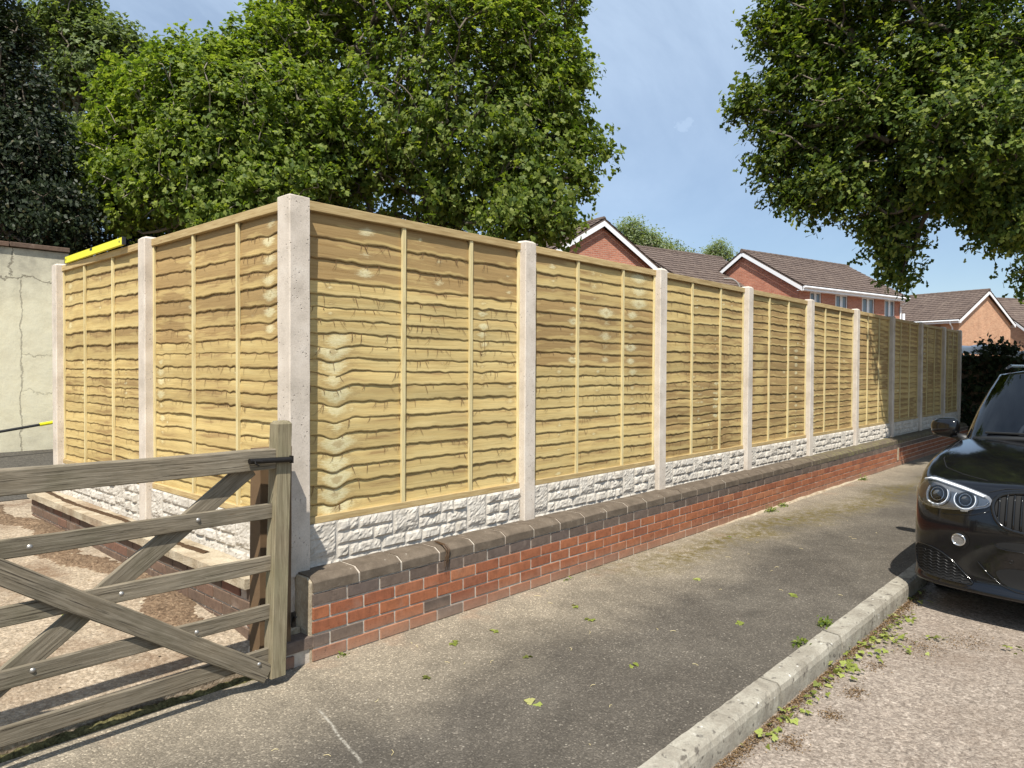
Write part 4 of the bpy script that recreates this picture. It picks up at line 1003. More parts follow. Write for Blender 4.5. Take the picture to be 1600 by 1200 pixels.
o = put('ivy', leaves_mesh('ivy', P, .10, 'lobed', M['leaf_ivy'], rgl, .1), ew); o['kind'] = 'stuff'
nx_, ny_ = 60, 10; V = []
for i in range(nx_):
    for j in range(ny_):
        x = .5+8.5*i/(nx_-1); t = j/(ny_-1)
        V.append((x, -.18+.55*t, 2.20 + .07*sin(x*2.6)+.04*sin(x*6.1+t*3)+.08*sin(pi*t) + rgl.normal(0, .008) - (.10 if j == 0 else 0)))
V += [(p[0], p[1], 2.10) for p in V[:0]]
F = [(i*ny_+j, (i+1)*ny_+j, (i+1)*ny_+j+1, i*ny_+j+1) for i in range(nx_-1) for j in range(ny_-1)]
sh_ = put('white_sheet', mesh('white_sheet', V, F, M['white'], True), None, W(17.35, .6, -.12), (0, 0, RL))
tagp(sh_, 'crumpled white sheeting lying along the top of the ivy-grown end wall', 'sheeting')
V = []; F = []
P = np.column_stack([rgl.normal(1.25, .2, 500), rgl.uniform(-.25, .2, 500), 2.12+np.abs(rgl.normal(0, .13, 500))])
o = put('ivy_tuft', leaves_mesh('ivy_tuft', P, .09, 'lobed', M['leaf_ivy'], rgl, .1), ew); o['kind'] = 'stuff'

# ================================================================== houses
def roof_tiles(name, parent, x0, x1, p0, p1, gauge=.33, th=.03):
    """tiles in stepped courses from eave p0=(y,z) to ridge p1; x along eave; pantile wave across"""
    L_ = math.hypot(p1[0]-p0[0], p1[1]-p0[1]); n = int(L_/gauge); uy, uz = (p1[0]-p0[0])/L_, (p1[1]-p0[1])/L_
    ny, nz = (-uz, uy) if uy > 0 else (uz, -uy)
    V = []; F = []; wv = .30; nx = int((x1-x0)/wv*4)+1; xs = np.linspace(x0, x1, nx)
    rg = np.random.default_rng(int(x1*100) % 997)
    for c in range(n+1):
        s0 = c*L_/(n+1); s1 = (c+1)*L_/(n+1)+.02; b = len(V)
        jit = rg.uniform(-.006, .006, nx)
        for i, x in enumerate(xs):
            wz = .022*abs(sin(pi*x/wv))
            for s, h in ((s0, 0.0), (s0, th+wz+jit[i]), (s1, wz*.8+.004)):
                V.append((x, p0[0]+uy*s+ny*h, p0[1]+uz*s+nz*h))
        for i in range(nx-1):
            q = b+i*3; F.append((q, q+3, q+4, q+1)); F.append((q+1, q+4, q+5, q+2))
    o = put(name, mesh(name, V, F, M['tile']), parent); o['kind'] = 'stuff'; return o
def house(label, loc, rz, Lf, D, ez, rz_, wallm, wins=(), ov=.28, gable_ov=.18, group='brick houses beyond the fence', wz=(None, None), pipes=(), back=True, near_end='x0'):
    """local x along the eave front, y into the building; eave height ez, ridge rz_, depth D"""
    h = thing('brick_house', label, 'house', loc, rz, group)
    sl = (rz_-ez)/(D/2); wt = ez+.05
    V = [(0, 0, -.5), (Lf, 0, -.5), (Lf, D, -.5), (0, D, -.5), (0, 0, ez), (Lf, 0, ez), (Lf, D, ez), (0, D, ez), (0, D/2, rz_-.12), (Lf, D/2, rz_-.12)]
    fr = []; x = 0; F = [(1, 2, 6, 9, 5), (3, 0, 4, 8, 7), (2, 3, 7, 6)]
    mm = MB(); mm.add(V, F)
    # front wall with openings
    cuts = [(0, 0)] + [(a, b) for a, b, *_ in wins] + [(Lf, Lf)]
    prev = 0
    for (a, b, z0, z1) in wins:
        mm.add([(prev, 0, -.5), (a, 0, -.5), (a, 0, ez), (prev, 0, ez)], [(0, 1, 2, 3)])
        mm.add([(a, 0, -.5), (b, 0, -.5), (b, 0, z0), (a, 0, z0)], [(0, 1, 2, 3)]); mm.add([(a, 0, z1), (b, 0, z1), (b, 0, ez), (a, 0, ez)], [(0, 1, 2, 3)])
        mm.add([(a, 0, z0), (a, .12, z0), (a, .12, z1), (a, 0, z1)], [(0, 1, 2, 3)]); mm.add([(b, 0, z0), (b, .12, z0), (b, .12, z1), (b, 0, z1)], [(0, 3, 2, 1)])
        mm.add([(a, 0, z1), (b, 0, z1), (b, .12, z1), (a, .12, z1)], [(0, 3, 2, 1)])
        prev = b
    mm.add([(prev, 0, -.5), (Lf, 0, -.5), (Lf, 0, ez), (prev, 0, ez)], [(0, 1, 2, 3)])
    mm.build('wall', M[wallm], h)
    for (a, b, z0, z1) in wins:
        f = MB(); t = .06; y = .05
        f.box((a, y, z0), (a+t, y+.07, z1)); f.box((b-t, y, z0), (b, y+.07, z1)); f.box((a+t, y, z0), (b-t, y+.07, z0+t)); f.box((a+t, y, z1-t), (b-t, y+.07, z1))
        c = (a+b)/2; f.box((c-.045, y-.004, z0+t), (c+.045, y+.068, z1-t)); wnd = f.build('window', M['white'], h)
        for (q0, q1) in ((a+t, c-.045), (c+.045, b-t)):
            g = MB(); g.add([(q0, y+.03, z0+t), (q1, y+.03, z0+t), (q1, y+.03, z1-t), (q0, y+.03, z1-t)], [(0, 1, 2, 3)]); g.build('pane', M['pane'], wnd)
            g = MB(); k_ = (q1-q0)*.42; g.add([(q0+.01, y+.027, z0+t), (q0+k_, y+.027, z0+t), (q0+k_*.8, y+.027, z1-t), (q0+.01, y+.027, z1-t)], [(0, 1, 2, 3)]); g.build('curtain', M['curtain'], wnd)
        g = MB(); g.box((a-.05, -.05, z0-.06), (b+.05, .05, z0)); g.build('sill', M['white'], wnd)
    sp = .12
    roof = MB()
    e0y, e0z = -ov, ez - ov*sl + sp
    for (ya, yb) in ((-ov, D/2), (D+ov, D/2)):
        za = ez - ov*sl + sp; zb = rz_ + sp
        roof.add([(-gable_ov, ya, za), (Lf+gable_ov, ya, za), (Lf+gable_ov, yb, zb), (-gable_ov, yb, zb), (-gable_ov, ya, za-.07), (Lf+gable_ov, ya, za-.07), (Lf+gable_ov, yb, zb-.07), (-gable_ov, yb, zb-.07)],
                 [(0, 1, 2, 3), (7, 6, 5, 4), (0, 3, 7, 4), (1, 5, 6, 2), (0, 4, 5, 1)] if ya < D/2 else [(3, 2, 1, 0), (4, 5, 6, 7), (4, 7, 3, 0), (2, 6, 5, 1), (1, 5, 4, 0)])
    rf = roof.build('roof', M['tile'], h)
    roof_tiles('tile_courses', rf, -gable_ov-.02, Lf+gable_ov+.02, (-ov-.03, ez-ov*sl+sp-.01), (D/2, rz_+sp+.005))
    roof_tiles('tile_courses', rf, -gable_ov-.02, Lf+gable_ov+.02, (D+ov+.03, ez-ov*sl+sp-.01), (D/2, rz_+sp+.005))
    x = -gable_ov-.04
    rd = MB()
    while x < Lf+gable_ov:
        rd.tube([(x, D/2, rz_+sp+.0), (min(x+.44, Lf+gable_ov+.04), D/2, rz_+sp+.0)], [.115, .105], 8); x += .45
    o = rd.build('ridge_tiles', M['tile'], rf); o['kind'] = 'stuff'
    # barge boards and soffit on both gables
    for xg, s in ((-gable_ov, -1), (Lf+gable_ov, 1)):
        for (ya, yb) in ((-ov, D/2), (D+ov, D/2)):
            za = ez - ov*sl + sp-.075; zb = rz_ + sp-.075; y_ = MB()
            x0, x1 = (xg-.025, xg-.002) if s < 0 else (xg+.002, xg+.025)
            pts = [(ya, za-.19), (yb, zb-.19), (yb, zb), (ya, za)]
            y_.prism(pts, 'x', x0, x1); y_.build('bargeboard', M['white'], h)
    for (y0, y1) in ((-ov-.06, -ov-.03), (D+ov+.03, D+ov+.06)):
        f = MB(); f.box((-gable_ov+.002, y0, ez-ov*sl-.13), (Lf+gable_ov-.002, y1, ez-ov*sl+.055)); f.build('fascia', M['white'], h)
    f = MB(); f.box((-gable_ov+.003, -ov-.028, ez-ov*sl-.12), (Lf+gable_ov-.003, -.002, ez-ov*sl-.10)); f.build('soffit', M['white'], h)
    g = MB(); g.tube([(-gable_ov, -ov-.12, ez-ov*sl+.03), (Lf+gable_ov, -ov-.12, ez-ov*sl+.02)], .055, 8); g.build('gutter', M['white'], h)
    for px_ in pipes:
        g = MB(); g.tube([(px_, -ov-.12, ez-ov*sl), (px_, -ov-.06, ez-ov*sl-.18), (px_, -.05, ez-ov*sl-.40), (px_, -.05, .1)], .045, 8); g.build('downpipe', M['white'], h)
    return h
def az(a): return pi/2 - radians(a)
# house with the row of four upstairs windows
hC = house('red brick house with a row of four white upstairs windows', (13.50, 34.1, 0), az(56), 9.0, 6.3, 5.68, 7.55, 'hb_red',
      wins=[(.85, 1.80, 4.0, 5.42), (2.95, 4.05, 4.0, 5.42), (5.3, 6.5, 4.0, 5.42), (7.45, 8.5, 4.0, 5.42)], pipes=(8.95,))
def bz(n): return (sin(radians(n)), cos(radians(n)))
hD = house('orange brick house with a plain gable, above the end of the fence', (22.55, 53.2, 0), az(146), 9.6, 7.3, 4.95, 6.85, 'hb_orange',
      wins=[(7.15, 8.55, 3.5, 4.65), (2.0, 3.2, 3.5, 4.65)], pipes=(9.25,), group='brick houses beyond the fence')
f = MB(); f.tube([(6.35, -.36, 4.55), (6.35, -.36, 5.45)], .09, 10); f.build('flue', M['white'], hD)
# house seen gable-on behind the big tree
dx, dy = bz(58); ex, ey = bz(148); HD = 6.2
hA = house('red brick house showing only its white-edged gable, right of the big tree', (3.42 - dx*HD/2 - ex*8.8, 27.0 - dy*HD/2 - ey*8.8, 0), az(148), 8.6, HD, 5.33, 7.12, 'hb_red', group='brick houses beyond the fence')
gx, gy = bz(-34)
hB = house('house showing only a low brown roof between the two gables', (6.2 - gx*3.3, 37.2 - gy*3.3, 0), az(56), 6.6, 6.6, 5.9, 7.85, 'hb_red', group='brick houses beyond the fence')
hE = house('house at the right edge behind the orange gable, with a dark roof', (37.5, 52.5, 0), az(75), 9, 7, 4.6, 7.2, 'hb_orange', wins=[(2.2, 3.4, 3.2, 4.3)], pipes=(.5,), group='brick houses beyond the fence')
lp = thing('street_lamp', 'thin pale street lamp with a curved neck in front of the second brick gable', 'street lamp', (8.66, 27.6, 0))
m = MB(); pts = [(0, 0, 0), (0, 0, 4.7)] + [(-.42*(1-cos(a)), 0, 4.7+.42*sin(a)) for a in np.linspace(.15, pi/2, 8)]
m.tube(pts, .035, 8); m.build('pole', M['lampgrey'], lp)
m = MB(); m.box((-.62, -.05, 5.08), (-.40, .05, 5.14), 0, .02); m.build('lamp_head', M['lampgrey'], lp)

# ================================================================== trees
def tree(name, label, base, fork, blobs, n, leaves, lsize, kind, lmat, wmat, tr, seed, cat='tree', sig=.13, bf=.28, nfork=1, limbs_only=0, up=.5):
    rg = np.random.default_rng(seed)
    root = thing(name, label, cat, base); base = np.array(base, float)
    B = np.array([b[:4] for b in blobs]); wt = np.array([b[4] for b in blobs], float); wt /= wt.sum()
    idx = rg.choice(len(B), n, p=wt); d = rg.normal(0, 1, (n, 3)); d /= np.linalg.norm(d, axis=1, keepdims=True)
    rad = rg.uniform(0, 1, (n, 1))**(1/2.4)
    A = B[idx, :3] + d*rad*B[idx, 3:4]*np.array([1, 1, .92])
    A = A[A[:, 2] > base[2]+1.0]
    nodes = []; par = []
    f = np.array(fork, float)
    for k in range(7):
        t = k/6; p = base*(1-t) + f*t; p = p + np.array([.10*sin(t*5+seed), .10*sin(t*4+seed*2), 0])*min(1, t*2)*(1 if 0 < t < 1 else 0)
        nodes.append(p); par.append(k-1)
    order = np.argsort(np.linalg.norm(A - f, axis=1) + rg.uniform(0, .5, len(A)))
    N = len(A)+7; X = np.zeros((N, 3)); PL = np.zeros(N); X[:7] = nodes; cnt = 7; PL[:7] = np.linspace(0, 0.01, 7); PAR = np.full(N, -1); PAR[:7] = par
    for a in A[order]:
        dd = np.linalg.norm(X[3:cnt]-a, axis=1); c = dd + bf*PL[3:cnt] + .25*np.maximum(0, X[3:cnt, 2]-a[2])*0
        j = int(np.argmin(c))+3; X[cnt] = a; PAR[cnt] = j; PL[cnt] = PL[j] + dd[j-3]; cnt += 1
    W_ = np.ones(N); 
    for i in range(N-1, 0, -1): W_[PAR[i]] += W_[i]
    r = .0045 + tr*(W_/W_[0])**.47
    r[:7] = np.linspace(tr*1.25, tr, 7)
    V = []; F = []
    rgx = np.random.default_rng(seed+1)
    for i in range(1, N):
        j = PAR[i]; p0, p1 = X[j]-base, X[i]-base; ln = np.linalg.norm(p1-p0)
        if ln < 1e-4: continue
        ns = 8 if r[i] > .06 else 5 if r[i] > .02 else 3
        seg = 1 if ln < .3 or i < 7 else (2 if ln < .8 else 3)
        t = (p1-p0)/ln; a = np.cross(t, [0, 0, 1.]) if abs(t[2]) < .9 else np.cross(t, [1., 0, 0]); a /= np.linalg.norm(a); b_ = np.cross(t, a)
        r0 = min(r[j], r[i]*1.6); b = len(V); off = rgx.normal(0, .06*ln, 3)
        if i < 7: r0 = r[j]; off *= 0
        for s in range(seg+1):
            q = s/seg; c = p0*(1-q)+p1*q + off*4*q*(1-q) + np.array([0, 0, .10*ln*4*q*(1-q)])*(0 if i < 7 else 1); rr = r0*(1-q)+r[i]*q
            for k in range(ns):
                an = 2*pi*k/ns; V.append(c + (a*cos(an)+b_*sin(an))*rr)
        for s in range(seg):
            for k in range(ns): F.append((b+s*ns+k, b+s*ns+(k+1) % ns, b+(s+1)*ns+(k+1) % ns, b+(s+1)*ns+k))
    put('trunk', mesh('trunk', V, F, wmat, True), root)
    tips = np.where(W_ <= 4)[0]; tips = tips[tips >= 7]
    per = leaves/len(tips); cntp = rg.poisson(per, len(tips))
    # twigs: leaves lie along short sprays off each tip
    rep = np.repeat(tips, cntp); q = rg.uniform(0, 1, (len(rep), 1))**.6
    spray = rg.integers(0, 4, len(rep)); sd = rg.normal(0, 1, (N, 4, 3)); sd[..., 2] += .15; sd /= np.linalg.norm(sd, axis=2, keepdims=True)
    P = X[rep] + sd[rep, spray]*q*sig*2.4 + rg.normal(0, sig*.33, (len(rep), 3)) - base
    ctr = B[:, :3].mean(axis=0) - base; o_ = P-ctr; o_ /= np.linalg.norm(o_, axis=1, keepdims=True)
    put('crown', leaves_mesh('crown', P, lsize, kind, lmat, rg, up, o_), root)
    return root
SYC = [(-2.98, 14.0, 7.94, 1.86, 1), (-1.23, 13.6, 7.77, 1.81, 1), (-2.0, 14.0, 9.41, 2.11, 1), (-3.4, 14.5, 9.2, 1.5, 0.6), (-0.03, 13.8, 7.51, 1.22, 0.8), (0.33, 14.0, 8.81, 1.12, 0.7), (-0.55, 14.5, 10.45, 1.8, 0.8), (0.57, 13.5, 6.44, 0.84, 0.5), (1.21, 13.3, 5.85, 0.45, 0.14), (0.92, 13.5, 7.15, 0.57, 0.25), (-2.31, 13.0, 5.9, 1.38, 0.9), (-0.94, 13.0, 5.57, 1.27, 0.8), (0.21, 13.2, 5.29, 0.94, 0.6), (0.54, 12.6, 4.35, 0.65, 0.35), (-0.12, 12.4, 4.14, 0.55, 0.3), (-1.16, 13.0, 4.54, 0.69, 0.3), (-2.77, 13.0, 4.99, 0.92, 0.5), (1.19, 13.0, 4.95, 0.29, 0.06), (-2.08, 14.5, 11.69, 2.18, 0.6), (1.55, 13.2, 5.53, 0.19, 0.03)]
tree('sycamore_tree', 'large spreading sycamore with dark limbs behind the middle of the fence', (-1.7, 14.0, .2), (-1.75, 14.0, 3.2), SYC, 2800, 72000, .088, 'lobed', M['leaf_syc'], M['wood'], .19, 21, sig=.14)
SYL = [(-5.45, 12.5, 6.1, 1.1, 1), (-6.5, 12.8, 5.7, 0.8, 0.6), (-4.35, 12.3, 5.66, 1.31, 1), (-5.07, 12.2, 4.88, 1.08, 0.8), (-6.25, 12.4, 4.6, 0.88, 0.6), (-3.79, 11.9, 4.49, 0.95, 0.7), (-4.9, 12.8, 6.8, 0.55, 0.35), (-4.1, 12.8, 7.06, .9, 0.6), (-6.8, 13.0, 6.5, 0.5, 0.25), (-7.01, 12.6, 5.2, 0.61, 0.35), (-4.49, 11.8, 4.04, 0.63, 0.35), (-3.46, 12.2, 5.63, 0.86, 0.6), (-3.6, 13.0, 8.3, 0.8, 0.3)]
tree('sycamore_tree', 'bright yellow-green young sycamore above the left fence', (-5.0, 12.8, .3), (-5.0, 12.8, 2.6), SYL, 2600, 74000, .082, 'lobed', M['leaf_syc2'], M['wood_pale'], .15, 22, sig=.14)
EV = [(-8.3, 11.5, 5.9, 0.95, 1), (-7.7, 11.3, 5.0, 0.75, 0.8), (-7.98, 11.3, 4.4, .9, 1), (-7.15, 11.2, 3.9, 0.6, 0.6), (-8.45, 11.8, 6.9, 0.65, 0.6), (-9.3, 11.8, 5.47, 1.4, 1), (-9.4, 12.0, 7.0, 1.1, 0.8), (-8.9, 12.0, 7.9, 0.6, 0.3), (-7.24, 12.6, 4.64, 0.56, 0.3), (-8.6, 12.4, 3.6, 1.2, .6)]
tree('evergreen_tree', 'tall dark evergreen tree above the rendered wall at the left edge', (-8.4, 12.0, .3), (-8.4, 12.0, 2.2), EV, 2600, 95000, .085, 'plain', M['leaf_dark'], M['wood'], .2, 23, sig=.13, up=.3)
BU = [(-7.4, 13.2, 3.4, .95, .6), (-6.5, 13.6, 3.3, .95, .6), (-5.6, 13.8, 3.1, .95, .6), (-4.7, 14.0, 3.1, .9, .5), (-6.9, 14.4, 4.1, .9, .5), (-8.3, 13.2, 3.2, 1.0, .5), (-3.6, 14.6, 3.0, .9, .4), (-5.8, 15, 4.2, 1.0, .4)]
tree('holly_bush', 'dark dense bush filling the gap below the bright sycamore and above the left fence', (-6.2, 13.8, .3), (-6.2, 13.8, 1.6), BU, 1500, 48000, .085, 'plain', M['leaf_dark'], M['wood'], .12, 24, 'bush', sig=.13, up=.3)
PO = [(-11.2, 20.0, 10.46, 0.8, 0.6), (-12.07, 20.0, 10.98, 0.89, 0.6), (-11.82, 20.0, 9.59, 0.89, 0.6), (-11.03, 20.0, 9.24, 0.62, 0.4), (-12.78, 20.0, 10.63, 0.89, 0.5), (-12.53, 20.0, 9.06, 0.89, 0.4), (-10.5, 20.0, 10.29, 0.39, 0.2), (-11.98, 20.0, 12.02, 0.8, 0.3), (-11.6, 20, 8.0, .8, .4)]
tree('poplar_tree', 'taller thin pale tree standing behind, between the evergreen and the bright sycamore', (-11.8, 20.0, .3), (-11.8, 20.0, 6.0), PO, 1100, 15000, .12, 'lobed', M['leaf_pale'], M['wood_pale'], .2, 25, sig=.18)
OAK = [(5.22, 12.2, 7.16, 0.92, 0.9), (4.69, 12.2, 6.42, 0.65, 0.5), (3.89, 12.2, 6.09, 0.28, 0.1), (4.38, 12.2, 5.67, 0.43, 0.2), (4.41, 12.2, 7.37, 0.45, 0.3), (4.92, 12.2, 5.35, 0.65, 0.5), (5.48, 11.8, 5.85, 0.94, 1), (6.4, 11.8, 6.78, 1.15, 1.2), (6.21, 11.8, 5.34, 0.94, 1), (5.19, 11.8, 4.51, 0.57, 0.4), (6.02, 11.8, 4.2, 0.52, 0.35), (6.24, 11.8, 3.58, 0.36, 0.16), (6.3, 11.8, 3.21, 0.19, 0.05), (6.64, 11.8, 4.51, 0.52, 0.35), (6.75, 11.0, 5.47, 0.97, 1.1), (6.57, 11.0, 4.61, 0.58, 0.5), (7.42, 11.0, 6.24, 1.17, 1.3), (7.45, 11.0, 4.61, 0.58, 0.6), (7.46, 11.0, 4.03, 0.5, 0.7), (7.85, 11.0, 4.0, 0.4, 0.6), (7.2, 11.0, 4.3, .5, .5), (7.72, 11.0, 2.97, 0.12, 0.02), (4.72, 12.2, 4.6, 0.38, 0.16), (4.34, 12.2, 4.97, 0.27, 0.08), (5.65, 11.8, 8.21, 1.25, .7), (6.71, 11.0, 7.96, 1.46, .9), (4.67, 12.2, 8.43, 0.65, 0.3), (8.37, 10.6, 5.62, 1.41, 1.2), (8.6, 10.6, 4.5, 0.85, 0.8), (9.28, 10.6, 6.55, 1.88, 1.3), (9.9, 10.6, 5.0, 1.5, 1.2), (11.5, 10.5, 6.0, 2.0, 1.2), (10.6, 12.6, 5.5, 1.7, 1.0), (8.3, 11.8, 5.4, 1.0, 2.0), (8.1, 11.5, 4.4, .7, 1.2), (9.4, 13.2, 5.4, 1.15, 2.2), (10.7, 14.6, 5.4, 1.2, 2.0), (9.6, 13.2, 4.8, .7, 1.0), (11.8, 15.8, 5.2, 1.2, 1.2)]  # closing clumps of the list are added to shade the far fence
tree('oak_tree', 'overhanging oak with dark hanging boughs in the upper right corner', (11.2, 10.2, -.2), (10.4, 10.5, 3.6), OAK, 5200, 165000, .125, 'oak', M['leaf_oak'], M['wood'], .34, 26, sig=.14, up=.35)
SHADE_OAK = [(*(W(9.9+.88*k_, -1.45 + .12*sin(k_*2.1)).xy), 5.0+.25*sin(k_*1.7), .82, 1) for k_ in range(7)] + [(*(W(10.6+1.2*k_, -1.0).xy), 6.2, .8, .7) for k_ in range(4)]  # added crown, set sunward of the far fence to put it in shade
tree('oak_tree', 'second oak added to shade the far fence, its boughs merging with the overhanging oak', (13.2, 13.6, -.1), (12.2, 14.6, 3.4), SHADE_OAK, 2000, 62000, .12, 'oak', M['leaf_oak'], M['wood'], .22, 36, sig=.14, up=.35)
tree('far_tree', 'pale feathery tree rising behind the roof of the nearest gable', (11.3, 60, 0), (11.3, 60, 7), [(9.7, 60, 12.9, 1.3, 1), (10.9, 60, 12.0, 1.4, 1), (12.2, 60, 11.2, 1.5, 1), (13.6, 60, 10.4, 1.4, .8), (9.0, 60, 11.5, 1.5, 1)], 900, 15000, .24, 'plain', M['leaf_far'], M['wood_pale'], .25, 27, sig=.34)
tree('far_tree', 'small round see-through tree between the two brick gables', (21.4, 75, 0), (21.4, 75, 8.5), [(20.6, 75, 13.2, 1.25, 1), (21.9, 75, 13.3, 1.3, 1), (21.2, 75, 14.1, 1.0, .7), (19.8, 75, 12.0, .9, .5), (22.6, 75, 12.1, .9, .6), (21.3, 75, 11.8, 1.4, .8)], 700, 9000, .24, 'plain', M['leaf_far'], M['wood'], .28, 28, sig=.32)
# ================================================================== car
def mat_paint():
    t = NT('black_car_paint'); v = t.coord('Object'); n = t.noise(v, 40, 4, .6); d = t.noise(v, 3, 5, .6)
    t.b.inputs['Coat Weight'].default_value = .35; t.b.inputs['Coat Roughness'].default_value = .03
    rr = t.math('MULTIPLY_ADD', d, .12, .06)
    return t.fin(t.mix((.004, .004, .005), (.007, .0065, .006), t.ramp(d, [(.45, 0), (.75, 1)])), rr, 0, .42)
M['paint'] = mat_paint()
M['trim'] = plain('matt_black_trim', (.012, .012, .012), .5, var=.2, sc=30)
M['gloss'] = plain('gloss_black_trim', (.008, .008, .008), .12)
M['void'] = plain('dark_recess', (.004, .004, .004), .8)
M['chrome'] = plain('lamp_chrome', (.62, .63, .64), .18, .9, var=.1, sc=30)
M['lampring'] = plain('halo_ring_plastic', (.86, .88, .90), .3, 0, var=.03)
M['lampdark'] = plain('lamp_dark_chrome', (.34, .33, .32), .3, .65, var=.35, sc=25)
M['lens'] = plain('projector_lens', (.09, .095, .10), .06, .2, var=.2, sc=40)
M['amber'] = plain('lamp_reflector', (.35, .24, .17), .3, .3)
M['tyre'] = plain('tyre_rubber', (.018, .018, .017), .85, var=.2, sc=20)
M['rim'] = plain('wheel_rim', (.10, .10, .105), .3, .8)
M['interior'] = plain('car_interior', (.035, .036, .04), .7, var=.2)
M['seat'] = plain('car_seat', (.10, .10, .105), .7, var=.2)
def mat_glass(name, tint, tr, rough=.01):
    t = NT(name); g = t.n('BsdfGlossy'); g.inputs['Roughness'].default_value = rough; g.inputs['Color'].default_value = (1, 1, 1, 1)
    tp = t.n('BsdfTransparent'); tp.inputs['Color'].default_value = (*tint, 1)
    lw = t.n('Fresnel'); lw.inputs['IOR'].default_value = 1.5
    mx = t.n('MixShader'); t.l(t.math('MULTIPLY_ADD', lw.outputs[0], 1.0, tr), mx.inputs[0]); t.l(tp.outputs[0], mx.inputs[1]); t.l(g.outputs[0], mx.inputs[2]); t.l(mx.outputs[0], t.o.inputs['Surface'])
    return t.m
M['windscreen'] = mat_glass('windscreen_glass', (.42, .46, .50), .02)
M['lampglass'] = mat_glass('lamp_cover', (.90, .91, .92), .02)
M['darkglass'] = plain('dark_side_glass', (.012, .014, .016), .04, var=.1)
CARZ = -.12
car = thing('parked_car', 'shiny black off-road car parked at the kerb, right edge of the picture', 'car', W(3.55, -3.12, CARZ), RL)
fs = [0, .25, .47, .66, .81, .925]; fy = [.0, .006, .028, .070, .120, .200]
st = [(s, y) for s, y in zip(fs, fy)] + [(.985, .37), (.990, .62), (.988, .95), (.985, 1.3), (.975, 1.6), (.965, 2.4), (.965, 3.2), (.955, 4.0), (.93, 4.5), (.84, 4.78), (.6, 4.86), (.3, 4.88), (0, 4.88)]
lv = [(.195, .12, .06), (.205, .0, .005), (.235, -.012, .0), (.275, .015, .008), (.34, .022, .006), (.50, .006, .0), (.62, .0, .0), (.72, .012, .002), (.80, .035, .006), (.875, .075, .014), (.93, .12, .03), (.955, .17, .045)]
ns_ = len(st); nl = len(lv)
def ztop(i):
    y = st[i][1]
    return .955 if i < 6 else float(np.interp(y, [.37, .62, .95, 1.3, 1.6, 4.8], [.965, 1.015, 1.065, 1.095, 1.11, 1.12]))
cv = []; cf = []
def cid(i, k): return i*nl+k
for i, (s, y) in enumerate(st):
    for k, (z, dy, ds) in enumerate(lv):
        zt = ztop(i); zz = z if z <= .5 else .5+(z-.5)*(zt-.5)/(.955-.5)
        if i < 6 and k >= 9: zz += [.018, .016, .008, -.002, -.008, -.004][i]
        if 6 <= i <= 13:
            S, Y = s-ds, y + (dy*.6 if i == 6 else 0)
        elif i < 6: S, Y = s - ds*(s/.9), y+dy*(1 if s < .7 else .85)
        else: S, Y = s - ds*(s/.9), y-dy*.5
        cv.append((S, Y, zz))
for i in range(ns_-1):
    for k in range(nl-1): cf.append((cid(i, k), cid(i+1, k), cid(i+1, k+1), cid(i, k+1)))
rows = [7, 8, 9, 10, 11, 12, 13, 14]     # side stations spanned by deck rows
zc = {7: 1.07, 8: 1.115, 9: 1.145, 10: 1.17, 11: 1.15, 12: 1.13, 13: 1.12, 14: 1.10}
drop = [0, -.002, .0, .006, -.008, -.028]
ycen = {7: .58, 8: .92, 9: 1.27, 10: 1.56, 11: 2.4, 12: 3.2, 13: 4.0, 14: 4.45}
rid = {}
for r_ in rows:
    for c in range(6):
        rid[r_, c] = len(cv); t = c/5.0
        cv.append((fs[c], ycen[r_]*(1-t*t)+st[r_][1]*t*t, zc[r_]+drop[c]))
T = nl-1
def row(r_): return [rid[r_, c] for c in range(6)] + [cid(r_, T)]
r0 = [cid(c, T) for c in range(6)] + [cid(6, T)]
allr = [r0] + [row(r_) for r_ in rows]
for a, b in zip(allr[:-1], allr[1:]):
    for c in range(6): cf.append((a[c], a[c+1], b[c+1], b[c]))
last = allr[-1]; rear = [cid(18, T), cid(17, T), cid(16, T), cid(15, T)]
cf.append((last[0], last[1], rear[1], rear[0])); cf.append((last[1], last[3], rear[2], rear[1])); cf.append((last[3], last[5], rear[3], rear[2])); cf.append((last[5], last[6], rear[3]))
def mirrored(V, F, tol=1e-5):
    V2 = list(V); mp = {}
    for i, p in enumerate(V):
        if abs(p[0]) < tol: mp[i] = i
        else: mp[i] = len(V2); V2.append((-p[0], p[1], p[2]))
    return V2, list(F) + [tuple(mp[i] for i in f[::-1]) for f in F]
V2, F2 = mirrored(cv, cf)
bl_ = [cid(i, 0) for i in range(ns_)]
def mfind(i):
    p = cv[i]; return i if abs(p[0]) < 1e-5 else next(j for j in range(len(cv), len(V2)) if abs(V2[j][0]+p[0]) < 1e-6 and abs(V2[j][1]-p[1]) < 1e-6 and abs(V2[j][2]-p[2]) < 1e-6)
mb_ = [mfind(i) for i in bl_]
for q_ in range(ns_-1):
    a_, b_ = bl_[q_], bl_[q_+1]; c_, d_ = mb_[q_+1], mb_[q_]
    f_ = []
    for t_ in (b_, a_, d_, c_):
        if t_ not in f_: f_.append(t_)
    F2.append(tuple(f_))
tmp = put('tmp_cage', mesh('tmp_cage', V2, F2, M['paint'], True))
sm_ = tmp.modifiers.new('s', 'SUBSURF'); sm_.levels = 2; sm_.render_levels = 2
bpy.context.view_layer.update()
dg = bpy.context.evaluated_depsgraph_get(); ev_ = tmp.evaluated_get(dg)
bme = bpy.data.meshes.new_from_object(ev_)
bvh = BVHTree.FromPolygons([v.co.copy() for v in bme.vertices], [tuple(p.vertices) for p in bme.polygons])
cut = []
for yw in (.94, 3.87):
    for s in (-1, 1):
        m = MB(); m.tube([(s*.68, yw, .36), (s*1.2, yw, .36)], .42, 40); c_ = m.build('tmp_cut', M['void']); cut.append(c_)
tmp2 = put('tmp_body', bme)
